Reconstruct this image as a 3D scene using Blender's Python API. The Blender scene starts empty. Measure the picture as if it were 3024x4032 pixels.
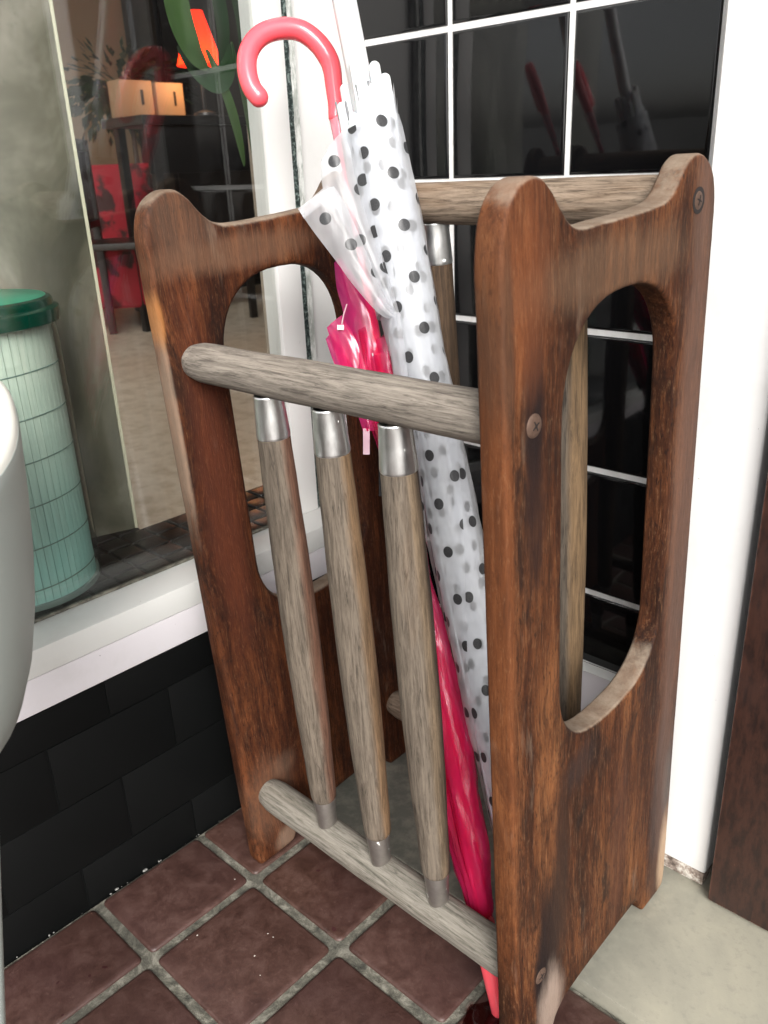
import bpy, bmesh, math, random
from mathutils import Vector, Matrix, noise as mnoise
random.seed(7)
R = math.radians
sc = bpy.context.scene
col = sc.collection

# ------------------------------------------------------------------ camera, light
CAM = Vector((0.759675, -0.801916, 0.726862))
CR = Vector((0.732324, 0.679814, -0.039424)); CU = Vector((-0.230338, 0.30178, 0.925134)); CF = Vector((-0.640816, 0.668417, -0.377588))
cd = bpy.data.cameras.new('camera'); co = bpy.data.objects.new('camera', cd); col.objects.link(co)
m = Matrix.Identity(4)
for i in range(3):
    m[i][0] = CR[i]; m[i][1] = CU[i]; m[i][2] = -CF[i]; m[i][3] = CAM[i]
co.matrix_world = m
cd.sensor_fit = 'VERTICAL'; cd.sensor_height = 24; cd.sensor_width = 18; cd.lens = 19.78; cd.clip_start = 0.01; cd.clip_end = 300
cd.dof.use_dof = True; cd.dof.focus_distance = 0.72; cd.dof.aperture_fstop = 10.0
sc.camera = co
SUN_EL, SUN_AZ = 34.0, 129.0      # azimuth clockwise from +Y
w = bpy.data.worlds.new('World'); sc.world = w; w.use_nodes = True
wn = w.node_tree; bg = wn.nodes['Background']
sky = wn.nodes.new('ShaderNodeTexSky'); sky.sky_type = 'NISHITA'; sky.sun_disc = False
sky.sun_elevation = R(SUN_EL); sky.sun_rotation = R(SUN_AZ); sky.dust_density = 4.0; sky.ozone_density = 1.0
hs = wn.nodes.new('ShaderNodeHueSaturation'); hs.inputs['Saturation'].default_value = 0.22
wn.links.new(sky.outputs[0], hs.inputs['Color']); wn.links.new(hs.outputs[0], bg.inputs['Color'])
bg.inputs['Strength'].default_value = 0.13
sl = bpy.data.lights.new('sun', 'SUN'); sl.energy = 1.9; sl.angle = R(28); sl.color = (1, 0.985, 0.96)
so = bpy.data.objects.new('sun', sl); col.objects.link(so)
sd = Vector((math.sin(R(SUN_AZ)) * math.cos(R(SUN_EL)), math.cos(R(SUN_AZ)) * math.cos(R(SUN_EL)), math.sin(R(SUN_EL))))
so.rotation_euler = sd.to_track_quat('Z', 'Y').to_euler(); so.location = (2, -4, 5)
sc.view_settings.view_transform = 'Standard'; sc.view_settings.look = 'None'; sc.view_settings.gamma = 1
sc.view_settings.use_curve_mapping = False; sc.view_settings.exposure = 0.9
sc.render.engine = 'CYCLES'; sc.cycles.max_bounces = 10; sc.cycles.transparent_max_bounces = 16
sc.cycles.caustics_reflective = False; sc.cycles.caustics_refractive = False; sc.cycles.sample_clamp_indirect = 4

# ------------------------------------------------------------------ helpers
def tag(o, label=None, cat=None, group=None, kind=None):
    if label: o['label'] = label
    if cat: o['category'] = cat
    if group: o['group'] = group
    if kind: o['kind'] = kind
    return o
def link(name, me, mat=None, parent=None, smooth=None):
    o = bpy.data.objects.new(name, me); col.objects.link(o)
    if mat is not None and not len(me.materials): me.materials.append(mat)
    if parent: o.parent = parent
    if smooth is not None:
        for p in me.polygons: p.use_smooth = True
        me.set_sharp_from_angle(angle=R(smooth))
    return o
def empty(name, loc=(0, 0, 0), mat=None):
    o = bpy.data.objects.new(name, None); col.objects.link(o); o.empty_display_size = .05
    if mat is not None: o.matrix_world = mat
    else: o.location = loc
    return o
def mesh(name, verts, faces, mat=None, parent=None, smooth=None):
    me = bpy.data.meshes.new(name); me.from_pydata([tuple(v) for v in verts], [], faces); me.update()
    return link(name, me, mat, parent, smooth)
def box(name, lo, hi, mat=None, parent=None, bev=0.0, seg=2, smooth=35):
    bm = bmesh.new(); bmesh.ops.create_cube(bm, size=1)
    for v in bm.verts:
        v.co = Vector([lo[i] + (v.co[i] + .5) * (hi[i] - lo[i]) for i in range(3)])
    if bev > 0: bmesh.ops.bevel(bm, geom=list(bm.edges), offset=bev, segments=seg, affect='EDGES', profile=.6)
    me = bpy.data.meshes.new(name); bm.to_mesh(me); bm.free()
    return link(name, me, mat, parent, smooth if bev > 0 else None)
def revolve(name, A, B, prof, mat=None, parent=None, n=32, wob=0.0, smooth=40, cap=True, seed=0):
    """prof: list of (t along A->B in 0..1, radius)"""
    A = Vector(A); B = Vector(B); d = (B - A); L = d.length; d.normalize()
    x = d.orthogonal().normalized(); y = d.cross(x)
    vs = []; fs = []
    for (t, r) in prof:
        for k in range(n):
            a = 2 * math.pi * k / n
            rr = r * (1 + wob * mnoise.noise(Vector((math.cos(a) * 1.2 + seed, math.sin(a) * 1.2, t * 5 * L / .3))))
            vs.append(A + d * (t * L) + x * (rr * math.cos(a)) + y * (rr * math.sin(a)))
    for i in range(len(prof) - 1):
        for k in range(n):
            fs.append((i * n + k, i * n + (k + 1) % n, (i + 1) * n + (k + 1) % n, (i + 1) * n + k))
    if cap:
        fs.append(tuple(reversed(range(n)))); fs.append(tuple(range((len(prof) - 1) * n, len(prof) * n)))
    return mesh(name, vs, fs, mat, parent, smooth)
def tube(name, pts, rads, mat=None, parent=None, n=20, smooth=50, roundend=True):
    pts = [Vector(p) for p in pts]; N_ = len(pts); vs = []; fs = []
    ref = None
    if not isinstance(rads, (list, tuple)): rads = [rads] * N_
    rings = []
    tans = [(pts[min(i + 1, N_ - 1)] - pts[max(i - 1, 0)]).normalized() for i in range(N_)]
    x = tans[0].orthogonal().normalized()
    def ring(c, t, x, r):
        y = t.cross(x); rings.append([c + x * (r * math.cos(2 * math.pi * k / n)) + y * (r * math.sin(2 * math.pi * k / n)) for k in range(n)])
    if roundend:
        for q in (85, 60, 35, 15): ring(pts[0] - tans[0] * rads[0] * math.sin(R(q)), tans[0], x, rads[0] * math.cos(R(q)))
    for i in range(N_):
        x = (x - tans[i] * x.dot(tans[i])).normalized(); ring(pts[i], tans[i], x, rads[i])
    if roundend:
        for q in (15, 35, 60, 85): ring(pts[-1] + tans[-1] * rads[-1] * math.sin(R(q)), tans[-1], x, rads[-1] * math.cos(R(q)))
    for r in rings: vs += r
    for i in range(len(rings) - 1):
        for k in range(n): fs.append((i * n + k, i * n + (k + 1) % n, (i + 1) * n + (k + 1) % n, (i + 1) * n + k))
    fs.append(tuple(reversed(range(n)))); fs.append(tuple(range((len(rings) - 1) * n, len(rings) * n)))
    return mesh(name, vs, fs, mat, parent, smooth)
def spline(P, k=8):
    P = [Vector(p) for p in P]; out = []
    for i in range(len(P) - 1):
        a = P[max(i - 1, 0)]; b = P[i]; c = P[i + 1]; d = P[min(i + 2, len(P) - 1)]
        for j in range(k):
            t = j / k
            out.append(.5 * ((2 * b) + (c - a) * t + (2 * a - 5 * b + 4 * c - d) * t * t + (3 * b - a - 3 * c + d) * t ** 3))
    out.append(P[-1]); return out
def plate(name, outline, holes, thick, bev, to3d, mat, parent, smooth=40):
    """2D outline with holes, extruded and edge rounded, then mapped by to3d(x,y,z)"""
    cu = bpy.data.curves.new('tmp', 'CURVE'); cu.dimensions = '2D'; cu.fill_mode = 'BOTH'
    cu.extrude = thick / 2 - bev; cu.bevel_depth = bev; cu.bevel_resolution = 2; cu.offset = -bev
    for loop in [outline] + holes:
        s = cu.splines.new('POLY'); s.points.add(len(loop) - 1); s.use_cyclic_u = True
        for i, p in enumerate(loop): s.points[i].co = (p[0], p[1], 0, 1)
    ob = bpy.data.objects.new('tmp', cu); col.objects.link(ob)
    dg = bpy.context.evaluated_depsgraph_get(); dg.update()
    me = bpy.data.meshes.new_from_object(ob.evaluated_get(dg)); me.name = name
    bpy.data.objects.remove(ob); bpy.data.curves.remove(cu)
    bm = bmesh.new(); bm.from_mesh(me); bmesh.ops.remove_doubles(bm, verts=bm.verts, dist=1e-5)
    for v in bm.verts: v.co = Vector(to3d(*v.co))
    bmesh.ops.recalc_face_normals(bm, faces=bm.faces); bm.to_mesh(me); bm.free(); me.materials.clear()
    return link(name, me, mat, parent, smooth)

def lerp_prof(P, s):
    if s <= P[0][0]: return P[0][1]
    for (a, ra), (b, rb_) in zip(P, P[1:]):
        if s <= b:
            t = (s - a) / (b - a); t = t * t * (3 - 2 * t); return ra + (rb_ - ra) * t
    return P[-1][1]
class G:
    def __init__(s, name):
        s.m = bpy.data.materials.new(name); s.m.use_nodes = True; s.t = s.m.node_tree; s.t.nodes.clear()
        s.out = s.t.nodes.new('ShaderNodeOutputMaterial')
    def n(s, typ, ins=None, o=0, **pr):
        nd = s.t.nodes.new('ShaderNode' + typ)
        for k, v in pr.items(): setattr(nd, k, v)
        for k, v in (ins or {}).items():
            i = nd.inputs[k]
            if isinstance(v, bpy.types.NodeSocket): s.t.links.new(v, i)
            else: i.default_value = v
        return nd.outputs[o]
    def math(s, op, a, b=0.0, c=None, clamp=False):
        d = {0: a, 1: b}
        if c is not None: d[2] = c
        return s.n('Math', d, operation=op, use_clamp=clamp)
    def mix(s, f, a, b, mode='MIX'):
        nd = s.t.nodes.new('ShaderNodeMix'); nd.data_type = 'RGBA'; nd.blend_type = mode
        for k, v in ((0, f), (6, a), (7, b)):
            i = nd.inputs[k]
            if isinstance(v, bpy.types.NodeSocket): s.t.links.new(v, i)
            else: i.default_value = (v if k == 0 else (tuple(v) + (1,))[:4])
        return nd.outputs[2]
    def ramp(s, f, stops):
        nd = s.t.nodes.new('ShaderNodeValToRGB'); s.t.links.new(f, nd.inputs[0]); e = nd.color_ramp.elements
        while len(e) < len(stops): e.new(0.5)
        for i, (p, c) in enumerate(stops):
            e[i].position = p; e[i].color = (c, c, c, 1) if not hasattr(c, '__len__') else tuple(c) + (1,)
        return nd.outputs[0]
    def coord(s, w_='Object'): return s.n('TexCoord', o={'Generated': 0, 'Normal': 1, 'UV': 2, 'Object': 3}[w_])
    def map(s, v, sc_=(1, 1, 1), loc=(0, 0, 0)): return s.n('Mapping', {'Vector': v, 'Scale': sc_, 'Location': loc})
    def noise(s, v, sc_=5, det=4, ro=.55, dist=0.0): return s.n('TexNoise', {'Vector': v, 'Scale': sc_, 'Detail': det, 'Roughness': ro, 'Distortion': dist})
    def mr(s, v, a, b, c=0., d=1., smooth=True):
        return s.n('MapRange', {0: v, 1: a, 2: b, 3: c, 4: d}, interpolation_type='SMOOTHSTEP' if smooth else 'LINEAR')
    def schlick(s, k=1.0, nrm=None):
        f = s.n('LayerWeight', {'Blend': .5, **({'Normal': nrm} if nrm is not None else {})}, o=1)
        return s.math('MULTIPLY', s.math('ADD', .04, s.math('MULTIPLY', s.math('POWER', f, 5.), .96)), k, clamp=True)
    def bump(s, h, strength=.4, dist=.001, nrm=None):
        d = {'Height': h, 'Strength': strength, 'Distance': dist}
        if nrm is not None: d['Normal'] = nrm
        return s.n('Bump', d)
    def blob(s, v, c, r, edge=.35, nz=None):
        q = s.map(v, tuple(1 / x if x else 0 for x in r), tuple(-c[i] / r[i] if r[i] else 0 for i in range(3)))
        L = s.n('VectorMath', {0: q}, o=1, operation='LENGTH')
        if nz is not None: L = s.math('ADD', L, nz)
        return s.mr(L, 1.0 + edge, 1.0 - edge)
    def principled(s, **k):
        nm = dict(color='Base Color', rough='Roughness', metal='Metallic', normal='Normal', coat='Coat Weight', coatr='Coat Roughness',
                  alpha='Alpha', sss='Subsurface Weight', spec='Specular IOR Level', trans='Transmission Weight', emis='Emission Strength', emc='Emission Color', ior='IOR')
        d = {}
        for a, b in k.items():
            if a in ('color', 'emc') and not isinstance(b, bpy.types.NodeSocket): b = tuple(b) + (1,)
            d[nm[a]] = b
        return s.n('BsdfPrincipled', d)
    def done(s, sh): s.t.links.new(sh, s.out.inputs[0]); return s.m
def simple(name, c, rough=.5, **k):
    g = G(name); return g.done(g.principled(color=c, rough=rough, **k))

# ------------------------------------------------------------------ materials
def wood_panel(name, seed, blobs=(), tint=(1, 1, 1), rimk=.55):
    g = G(name); v = g.coord(); vs = g.map(v, (1, 1, 1), (seed, seed * .7, seed * 1.3))
    wrp = g.noise(g.map(vs, (1, 1, .4)), 16, 2, .5)
    vw = g.n('VectorMath', {0: vs, 1: g.n('CombineXYZ', {0: g.math('MULTIPLY', g.math('SUBTRACT', wrp, .5), .02), 1: g.math('MULTIPLY', g.math('SUBTRACT', wrp, .5), .03)})}, operation='ADD')
    st = g.map(vw, (1, 1, .055)); fine = g.noise(st, 560, 4, .8); mid = g.noise(g.map(vw, (1, 1, .085)), 150, 5, .75)
    big = g.noise(g.map(vw, (1, 1, .16)), 30, 4, .62, .4); blot = g.noise(g.map(vs, (1, 1, .45)), 21, 5, .68, .8)
    pores = g.noise(g.map(vs, (1, 1, .28)), 400, 4, .75)
    c = g.ramp(big, [(.28, (.026, .0105, .006)), (.43, (.074, .025, .0112)), (.55, (.128, .046, .0185)), (.68, (.23, .09, .035)), (.8, (.31, .145, .062))])
    c = g.mix(g.math('MULTIPLY', g.mr(mid, .45, .64), .58), c, (.022, .0095, .006)); c = g.mix(g.math('MULTIPLY', g.mr(mid, .47, .32), .32), c, (.27, .098, .034))
    c = g.mix(g.math('MULTIPLY', g.mr(blot, .50, .66), .86), c, (.020, .0115, .009))
    c = g.mix(g.math('MULTIPLY', g.mr(fine, .5, .7), .6), c, (.022, .010, .007)); c = g.mix(g.math('MULTIPLY', g.mr(fine, .46, .28), .4), c, (.36, .19, .10))
    c = g.mix(g.math('MULTIPLY', g.mr(pores, .54, .66), .75), c, (.012, .007, .006)); c = g.mix(g.math('MULTIPLY', g.mr(pores, .44, .3), .35), c, (.30, .17, .09))
    c = g.mix(1.0, c, tuple(x * .76 for x in tint), 'MULTIPLY')
    # weathering: silvered patches, rims and end grain
    nrm = g.n('NewGeometry', o=1); sep = g.n('SeparateXYZ', {0: nrm}, o=2)
    n2 = g.noise(vs, 45, 4, .65)
    topw = g.mr(g.math('ADD', sep, g.math('MULTIPLY', g.math('SUBTRACT', n2, .5), .7)), .35, .85)
    grey = g.mix(g.mr(n2, .35, .65), g.mix(fine, (.07, .045, .03), (.30, .22, .16)), g.mix(fine, (.12, .09, .065), (.42, .34, .26)))
    c = g.mix(g.math('MULTIPLY', topw, .85), c, grey)
    pt = g.n('NewGeometry', o=7)
    rim = g.math('MULTIPLY', g.math('MULTIPLY', g.mr(pt, .53, .62), g.mr(n2, .46, .6)), rimk); c = g.mix(rim, c, (.30, .18, .11))
    patch = g.mr(g.noise(g.map(vs, (1, 1, .25)), 34, 4, .7), .6, .74); c = g.mix(g.math('MULTIPLY', patch, .42), c, (.19, .135, .098))
    nz = g.math('MULTIPLY', g.math('SUBTRACT', g.noise(g.map(v, (1, 1, .25)), 60, 4, .7), .5), 1.1)
    for (cc, rr, colr, amt) in blobs:
        b = g.blob(v, cc, rr, .5, nz); c = g.mix(g.math('MULTIPLY', b, amt), c, colr)
    c = g.mix(g.math('MULTIPLY', g.mr(fine, .52, .72), .3), c, (.03, .018, .014))
    h = g.math('ADD', g.math('MULTIPLY', fine, .6), g.math('ADD', g.math('MULTIPLY', pores, .5), g.math('MULTIPLY', mid, .5)))
    ro = g.math('ADD', .46, g.math('MULTIPLY', fine, .3))
    return g.done(g.principled(color=c, rough=ro, normal=g.bump(h, .8, .0010), spec=.13))
def wood_grey(name, axis, seed, lo=(.10, .08, .065), hi=(.36, .31, .265), brown=.25, dark_side=None, k_=1.0):
    lo = tuple(x * k_ * f_ for x, f_ in zip(lo, (.8, .77, .72))); hi = tuple(x * k_ * f_ for x, f_ in zip(hi, (.9, .87, .83)))
    g = G(name); v = g.coord(); vs = g.map(v, (1, 1, 1), (seed, seed * 1.7, seed * .4))
    s_ = [1, 1, 1]; s_[axis] = .07; s2 = [1, 1, 1]; s2[axis] = .14
    wv = g.noise(g.map(vs, tuple(s2)), 30, 3, .5, 1.5)
    fine = g.noise(g.map(vs, tuple(s_)), 480, 4, .75); mid = g.noise(g.map(vs, tuple(s_)), 260, 5, .75, .6); big = g.noise(g.map(vs, tuple(s2)), 26, 4, .6)
    c = g.ramp(mid, [(.30, tuple(x * .75 for x in lo)), (.43, tuple(a * .65 + b * .35 for a, b in zip(lo, hi))), (.56, tuple(a * .25 + b * .75 for a, b in zip(lo, hi))), (.72, hi)])
    crk = g.noise(g.map(vs, tuple(.035 if q_ == axis else 1 for q_ in range(3))), 120, 2, .5, .6); c = g.mix(g.math('MULTIPLY', g.mr(g.math('ABSOLUTE', g.math('SUBTRACT', crk, .5)), .010, .0), .5), c, tuple(x * .4 for x in lo))
    c = g.mix(g.math('MULTIPLY', g.mr(fine, .5, .72), .7), c, tuple(x * .5 for x in lo))
    c = g.mix(g.math('MULTIPLY', g.mr(big, .52, .7), brown), c, (.22, .12, .055))
    c = g.mix(g.math('MULTIPLY', g.mr(wv, .6, .72), .35), c, tuple(x * .6 for x in lo))
    nz = g.math('MULTIPLY', g.math('SUBTRACT', g.noise(g.map(vs, (1, 1, .2) if axis == 2 else (.2, 1, 1)), 70, 4, .7), .5), 1.3)
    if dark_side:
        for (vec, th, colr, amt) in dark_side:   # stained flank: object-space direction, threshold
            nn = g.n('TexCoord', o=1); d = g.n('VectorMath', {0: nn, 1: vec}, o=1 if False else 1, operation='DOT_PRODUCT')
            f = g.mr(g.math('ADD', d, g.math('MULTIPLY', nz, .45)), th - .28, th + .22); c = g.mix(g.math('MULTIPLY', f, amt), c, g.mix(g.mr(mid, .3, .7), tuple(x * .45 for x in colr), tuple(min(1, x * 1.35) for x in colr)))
    h = g.math('ADD', fine, g.math('MULTIPLY', mid, .6))
    return g.done(g.principled(color=c, rough=.72, normal=g.bump(h, .8, .0011), spec=.3))
def paint_white(name, c=(.8, .79, .77), dirt=.25):
    g = G(name); v = g.coord(); n1 = g.noise(v, 9, 5, .65); n2 = g.noise(v, 90, 4, .7); n3 = g.noise(v, 260, 2, .5)
    cc = g.mix(g.math('MULTIPLY', g.mr(n1, .5, .75), dirt * .5), c, (.5, .49, .45))
    cc = g.mix(g.math('MULTIPLY', g.mr(n2, .71, .76), dirt * 2.4, clamp=True), cc, (.16, .14, .12))
    return g.done(g.principled(color=cc, rough=.38, normal=g.bump(g.math('ADD', n3, g.math('MULTIPLY', n1, 2.)), .15, .0006)))
M = {}
M['white'] = paint_white('white_gloss_paint'); M['sill'] = paint_white('white_sill_paint', (.78, .78, .75), .55)
M['sill_shaded'] = paint_white('white_sill_paint_shaded', (.76, .725, .75), .6)  # same white paint; the lavender shade of the fronts is in the colour
g = G('black_glazed_tile'); v = g.coord(); oi = g.n('ObjectInfo', o=5)
n1 = g.noise(v, 7, 2, .5); n2 = g.noise(v, 160, 3, .6)
M['tile'] = g.done(g.principled(color=(.0045, .0045, .005), rough=g.mr(n2, .4, .75, .045, .1), normal=g.bump(n1, .25, .0015), spec=.42))
g = G('white_grout'); v = g.coord(); n1 = g.noise(v, 60, 4, .6)
M['grout'] = g.done(g.principled(color=g.mix(g.mr(n1, .35, .7), (.8, .8, .79), (.68, .67, .65)), rough=.7, normal=g.bump(n1, .3, .0008)))
g = G('red_quarry_tile'); v = g.coord(); rnd = g.n('ObjectInfo', o=5); off = g.n('VectorMath', {0: v, 1: g.n('CombineXYZ', {0: g.math('MULTIPLY', rnd, 9.), 1: g.math('MULTIPLY', rnd, 23.)})}, operation='ADD')
n1 = g.noise(off, 48, 6, .75, .3); n2 = g.noise(off, 150, 4, .7); n3 = g.noise(off, 9, 3, .5)
c = g.ramp(n1, [(.34, (.034, .0160, .0110)), (.5, (.060, .0285, .0205)), (.66, (.092, .049, .038))])
c = g.mix(g.math('MULTIPLY', g.mr(n3, .4, .7), .45), c, (.042, .018, .017)); c = g.mix(g.math('MULTIPLY', g.mr(n2, .58, .74), .4), c, (.15, .09, .078))
c = g.mix(g.math('MULTIPLY', rnd, .22), c, (.09, .045, .045))
c = g.mix(g.mr(g.noise(off, 70, 1, .4), .775, .79), c, (.04, .012, .012))
M['floor_tile'] = g.done(g.principled(color=c, rough=g.mr(n1, .3, .7, .34, .55), normal=g.bump(g.math('ADD', n1, g.math('MULTIPLY', n2, .5)), .45, .0012)))
g = G('sandy_mortar'); v = g.coord(); n1 = g.noise(v, 55, 6, .75, .5); n2 = g.noise(v, 420, 3, .6); n3 = g.noise(v, 14, 3, .6)
c = g.ramp(n1, [(.36, (.04, .038, .03)), (.5, (.125, .118, .092)), (.62, (.26, .245, .20))]); c = g.mix(g.math('MULTIPLY', g.mr(n3, .45, .65), .5), c, (.07, .068, .055))
c = g.mix(g.math('MULTIPLY', g.mr(n2, .52, .7), .4), c, (.06, .055, .045))
M['mortar'] = g.done(g.principled(color=c, rough=.9, normal=g.bump(g.math('ADD', n1, g.math('MULTIPLY', n2, .5)), .8, .002)))
g = G('smooth_concrete'); v = g.coord(); n1 = g.noise(v, 8, 6, .6, .6); n2 = g.noise(v, 130, 4, .7); n3 = g.noise(v, 60, 2, .5)
c = g.ramp(n1, [(.3, (.25, .24, .195)), (.5, (.33, .315, .25)), (.7, (.40, .375, .29))]); c = g.mix(g.math('MULTIPLY', g.mr(n2, .5, .72), .3), c, (.2, .195, .165))
c = g.mix(g.mr(n3, .79, .8), c, (.07, .06, .05))
gb = g.mr(g.n('SeparateXYZ', {0: v}, o=0), .56, .42); gn = g.noise(v, 45, 5, .7); c = g.mix(g.math('MULTIPLY', gb, g.mr(gn, .3, .62, .45, .9)), c, (.105, .105, .09))
M['concrete'] = g.done(g.principled(color=c, rough=.62, normal=g.bump(g.math('ADD', n2, n1), .3, .0008)))
g = G('black_painted_brick'); v = g.coord(); n1 = g.noise(v, 40, 5, .65); n2 = g.noise(v, 14, 3, .5)
M['brick'] = g.done(g.principled(color=g.mix(n2, (.0018, .002, .002), (.003, .0034, .0034)), rough=.6, normal=g.bump(n1, .12, .0008), spec=.16))
g = G('dark_brown_door_paint'); v = g.coord(); n1 = g.noise(g.map(v, (1, 1, .15)), 40, 5, .65); n2 = g.noise(g.map(v, (1, 1, .3)), 120, 4, .75); n3 = g.noise(v, 9, 3, .5)
c = g.ramp(n1, [(.3, (.010, .0045, .0038)), (.6, (.020, .009, .007)), (.8, (.034, .0155, .011))]); c = g.mix(g.mr(n2, .66, .76), c, (.13, .055, .035)); c = g.mix(g.math('MULTIPLY', g.mr(n3, .5, .7), .4), c, (.02, .017, .018))
pt = g.n('NewGeometry', o=7); c = g.mix(g.math('MULTIPLY', g.mr(pt, .52, .6), g.mr(n2, .35, .6)), c, (.2, .075, .045))
M['door'] = g.done(g.principled(color=c, rough=.48, normal=g.bump(n2, .3, .001)))
g = G('aluminium_ferrule'); v = g.coord(); n1 = g.noise(g.map(v, (1, 1, .5)), 150, 4, .65); n2 = g.noise(v, 62, 3, .6); n3 = g.noise(g.map(v, (1, 1, 30)), 20, 3, .7)
spk = g.mr(n2, .685, .71); c = g.mix(g.mr(n1, .3, .7), (.68, .68, .665), (.78, .78, .765)); c = g.mix(spk, c, (.9, .9, .88))
M['alu'] = g.done(g.principled(color=c, rough=g.math('ADD', g.mr(n1, .3, .7, .3, .38), g.math('MULTIPLY', spk, .3)), metal=g.math('SUBTRACT', 1., g.math('MULTIPLY', spk, .9))))
g = G('dull_ferrule'); v = g.coord(); n2 = g.noise(v, 75, 3, .6); n1 = g.noise(v, 200, 4, .6); spk = g.mr(n2, .67, .69)
c = g.mix(n1, (.27, .245, .225), (.4, .37, .34)); c = g.mix(spk, c, (.85, .85, .82))
M['dull'] = g.done(g.principled(color=c, rough=.38, metal=g.math('SUBTRACT', .85, g.math('MULTIPLY', spk, .8)), normal=g.bump(n1, .15, .0005)))
g = G('rusty_screw'); v = g.coord(); n1 = g.noise(v, 420, 4, .7)
M['screw'] = g.done(g.principled(color=g.mix(n1, (.05, .028, .02), (.17, .105, .075)), rough=.65, metal=.4, normal=g.bump(n1, .8, .0006)))
M['dark'] = simple('dark_recess', (.012, .008, .007), .8)
M['handle'] = (lambda g: g.done(g.principled(color=(1.0, .105, .135), rough=.25, sss=.12, coat=.3, coatr=.08, spec=.5)))(G('coral_pink_plastic'))
g = G('pale_pink_collar'); M['collar'] = g.done(g.n('MixShader', {0: .45, 1: g.principled(color=(.95, .42, .5), rough=.15, coat=.4), 2: g.n('BsdfTransparent', {0: (1, .75, .8, 1)})}))
def film(name, tint, body, alpha, gloss=.25, wr=160, bumpd=.0012, iris=False):
    g = G(name); v = g.coord(); n1 = g.noise(g.map(v, (1, 1, .12)), wr, 4, .6, .5); n2 = g.noise(g.map(v, (1, 1, .4)), 45, 3, .6)
    nb = g.bump(g.math('ADD', n1, n2), .6, bumpd)
    fc = g.n('LayerWeight', {'Blend': .35, 'Normal': nb}, o=1)
    b = g.mix(g.math('MULTIPLY', fc, .75), body, (.75, .05, .75)) if iris else body
    dd = {'Color': b if iris else tuple(body) + (1,), 'Normal': nb}
    dif = g.n('BsdfDiffuse', dd); trl = g.n('BsdfTranslucent', dd)
    bd = g.n('MixShader', {0: .65, 1: dif, 2: trl})
    a = g.mr(n2, .35, .7, alpha - .12, alpha + .12)
    mx = g.n('MixShader', {0: a, 1: g.n('BsdfTransparent', {0: tuple(tint) + (1,)}), 2: bd})
    gl = g.n('BsdfGlossy', {'Color': (1, .9, .95, 1), 'Roughness': .14, 'Normal': nb})
    fr = g.schlick(1.0, nb)
    return g.done(g.n('MixShader', {0: fr, 1: mx, 2: gl}))
M['pink'] = film('pink_clear_film', (1, .36, .55), (1.0, .05, .25), .5, bumpd=.002)
M['pinkflap'] = film('pink_iridescent_film', (1, .34, .5), (1.0, .06, .26), .66, bumpd=.0004, iris=True)
def dotted(name, alpha, dots=1.0, off=(0, 0), p=.043):
    g = G(name); uv = g.coord('UV'); rr = .0051 / p
    def lat(o):
        q = g.n('VectorMath', {0: g.map(uv, (1 / p, 1 / p, 0), (o + off[0], o + off[1], 0))}, operation='FRACTION')
        q = g.n('VectorMath', {0: q, 1: (.5, .5, 0)}, operation='SUBTRACT')
        L = g.n('VectorMath', {0: g.n('VectorMath', {0: q, 1: (1, 1, 0)}, operation='MULTIPLY')}, o=1, operation='LENGTH')
        return g.mr(L, rr * 1.07, rr * .93)
    d = g.math('MAXIMUM', lat(0), lat(.5)); d = g.math('MULTIPLY', d, dots)
    v = g.coord(); n1 = g.noise(g.map(v, (1, 1, .2)), 90, 3, .6, .6); n2 = g.noise(g.map(v, (1, 1, .35)), 38, 3, .6)
    nb = g.bump(g.math('ADD', n1, n2), .4, .0014)
    dif = g.n('BsdfDiffuse', {0: (.84, .85, .87, 1), 'Normal': nb}); trl = g.n('BsdfTranslucent', {0: (.84, .85, .87, 1), 'Normal': nb})
    body = g.n('MixShader', {0: .5, 1: dif, 2: trl})
    sh = g.n('MixShader', {0: g.mr(n2, .35, .7, alpha - .08, alpha + .08), 1: g.n('BsdfTransparent', {0: (.97, .98, 1, 1)}), 2: body})
    bl = g.n('BsdfDiffuse', {0: g.mix(g.noise(v, 900, 2, .6), (.012, .012, .013), (.06, .06, .062))})
    sh = g.n('MixShader', {0: d, 1: sh, 2: bl})
    gl = g.n('BsdfGlossy', {'Roughness': .3, 'Normal': nb}); fr = g.schlick(1.0, nb)
    return g.done(g.n('MixShader', {0: g.math('MULTIPLY', fr, .7), 1: sh, 2: gl}))
M['dot1'] = dotted('frosted_dotted_film', .44); M['dot2'] = dotted('frosted_dotted_film_inner', .92, .97, (.37, .21), .035); M['hem'] = dotted('frosted_plain_hem', .55, 0.0)
M['plastic'] = (lambda g: g.done(g.principled(color=(.82, .83, .84), rough=.3, sss=.1, coat=.2)))(G('white_rib_plastic'))
g = G('clear_window_glass'); v = g.coord(); n1 = g.noise(v, 900, 2, .5); n2 = g.noise(g.map(v, (1, 1, .25)), 14, 4, .7)
fr = g.schlick(1.4); base = g.n('MixShader', {0: fr, 1: g.n('BsdfTransparent', {0: (.97, .98, .97, 1)}), 2: g.n('BsdfGlossy', {'Roughness': .0})})
dirt = g.math('ADD', g.math('MULTIPLY', g.mr(n1, .735, .76), .3), g.math('MULTIPLY', g.mr(n2, .5, .8), .035))
M['glass'] = g.done(g.n('MixShader', {0: dirt, 1: base, 2: g.n('BsdfDiffuse', {0: (.6, .62, .6, 1)})}))
M['jarglass'] = (lambda g: g.done(g.n('MixShader', {0: g.schlick(1.0), 1: g.n('BsdfTransparent', {0: (.92, .975, .965, 1)}), 2: g.n('BsdfGlossy', {'Roughness': .03})})))(G('jar_glass'))

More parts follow.
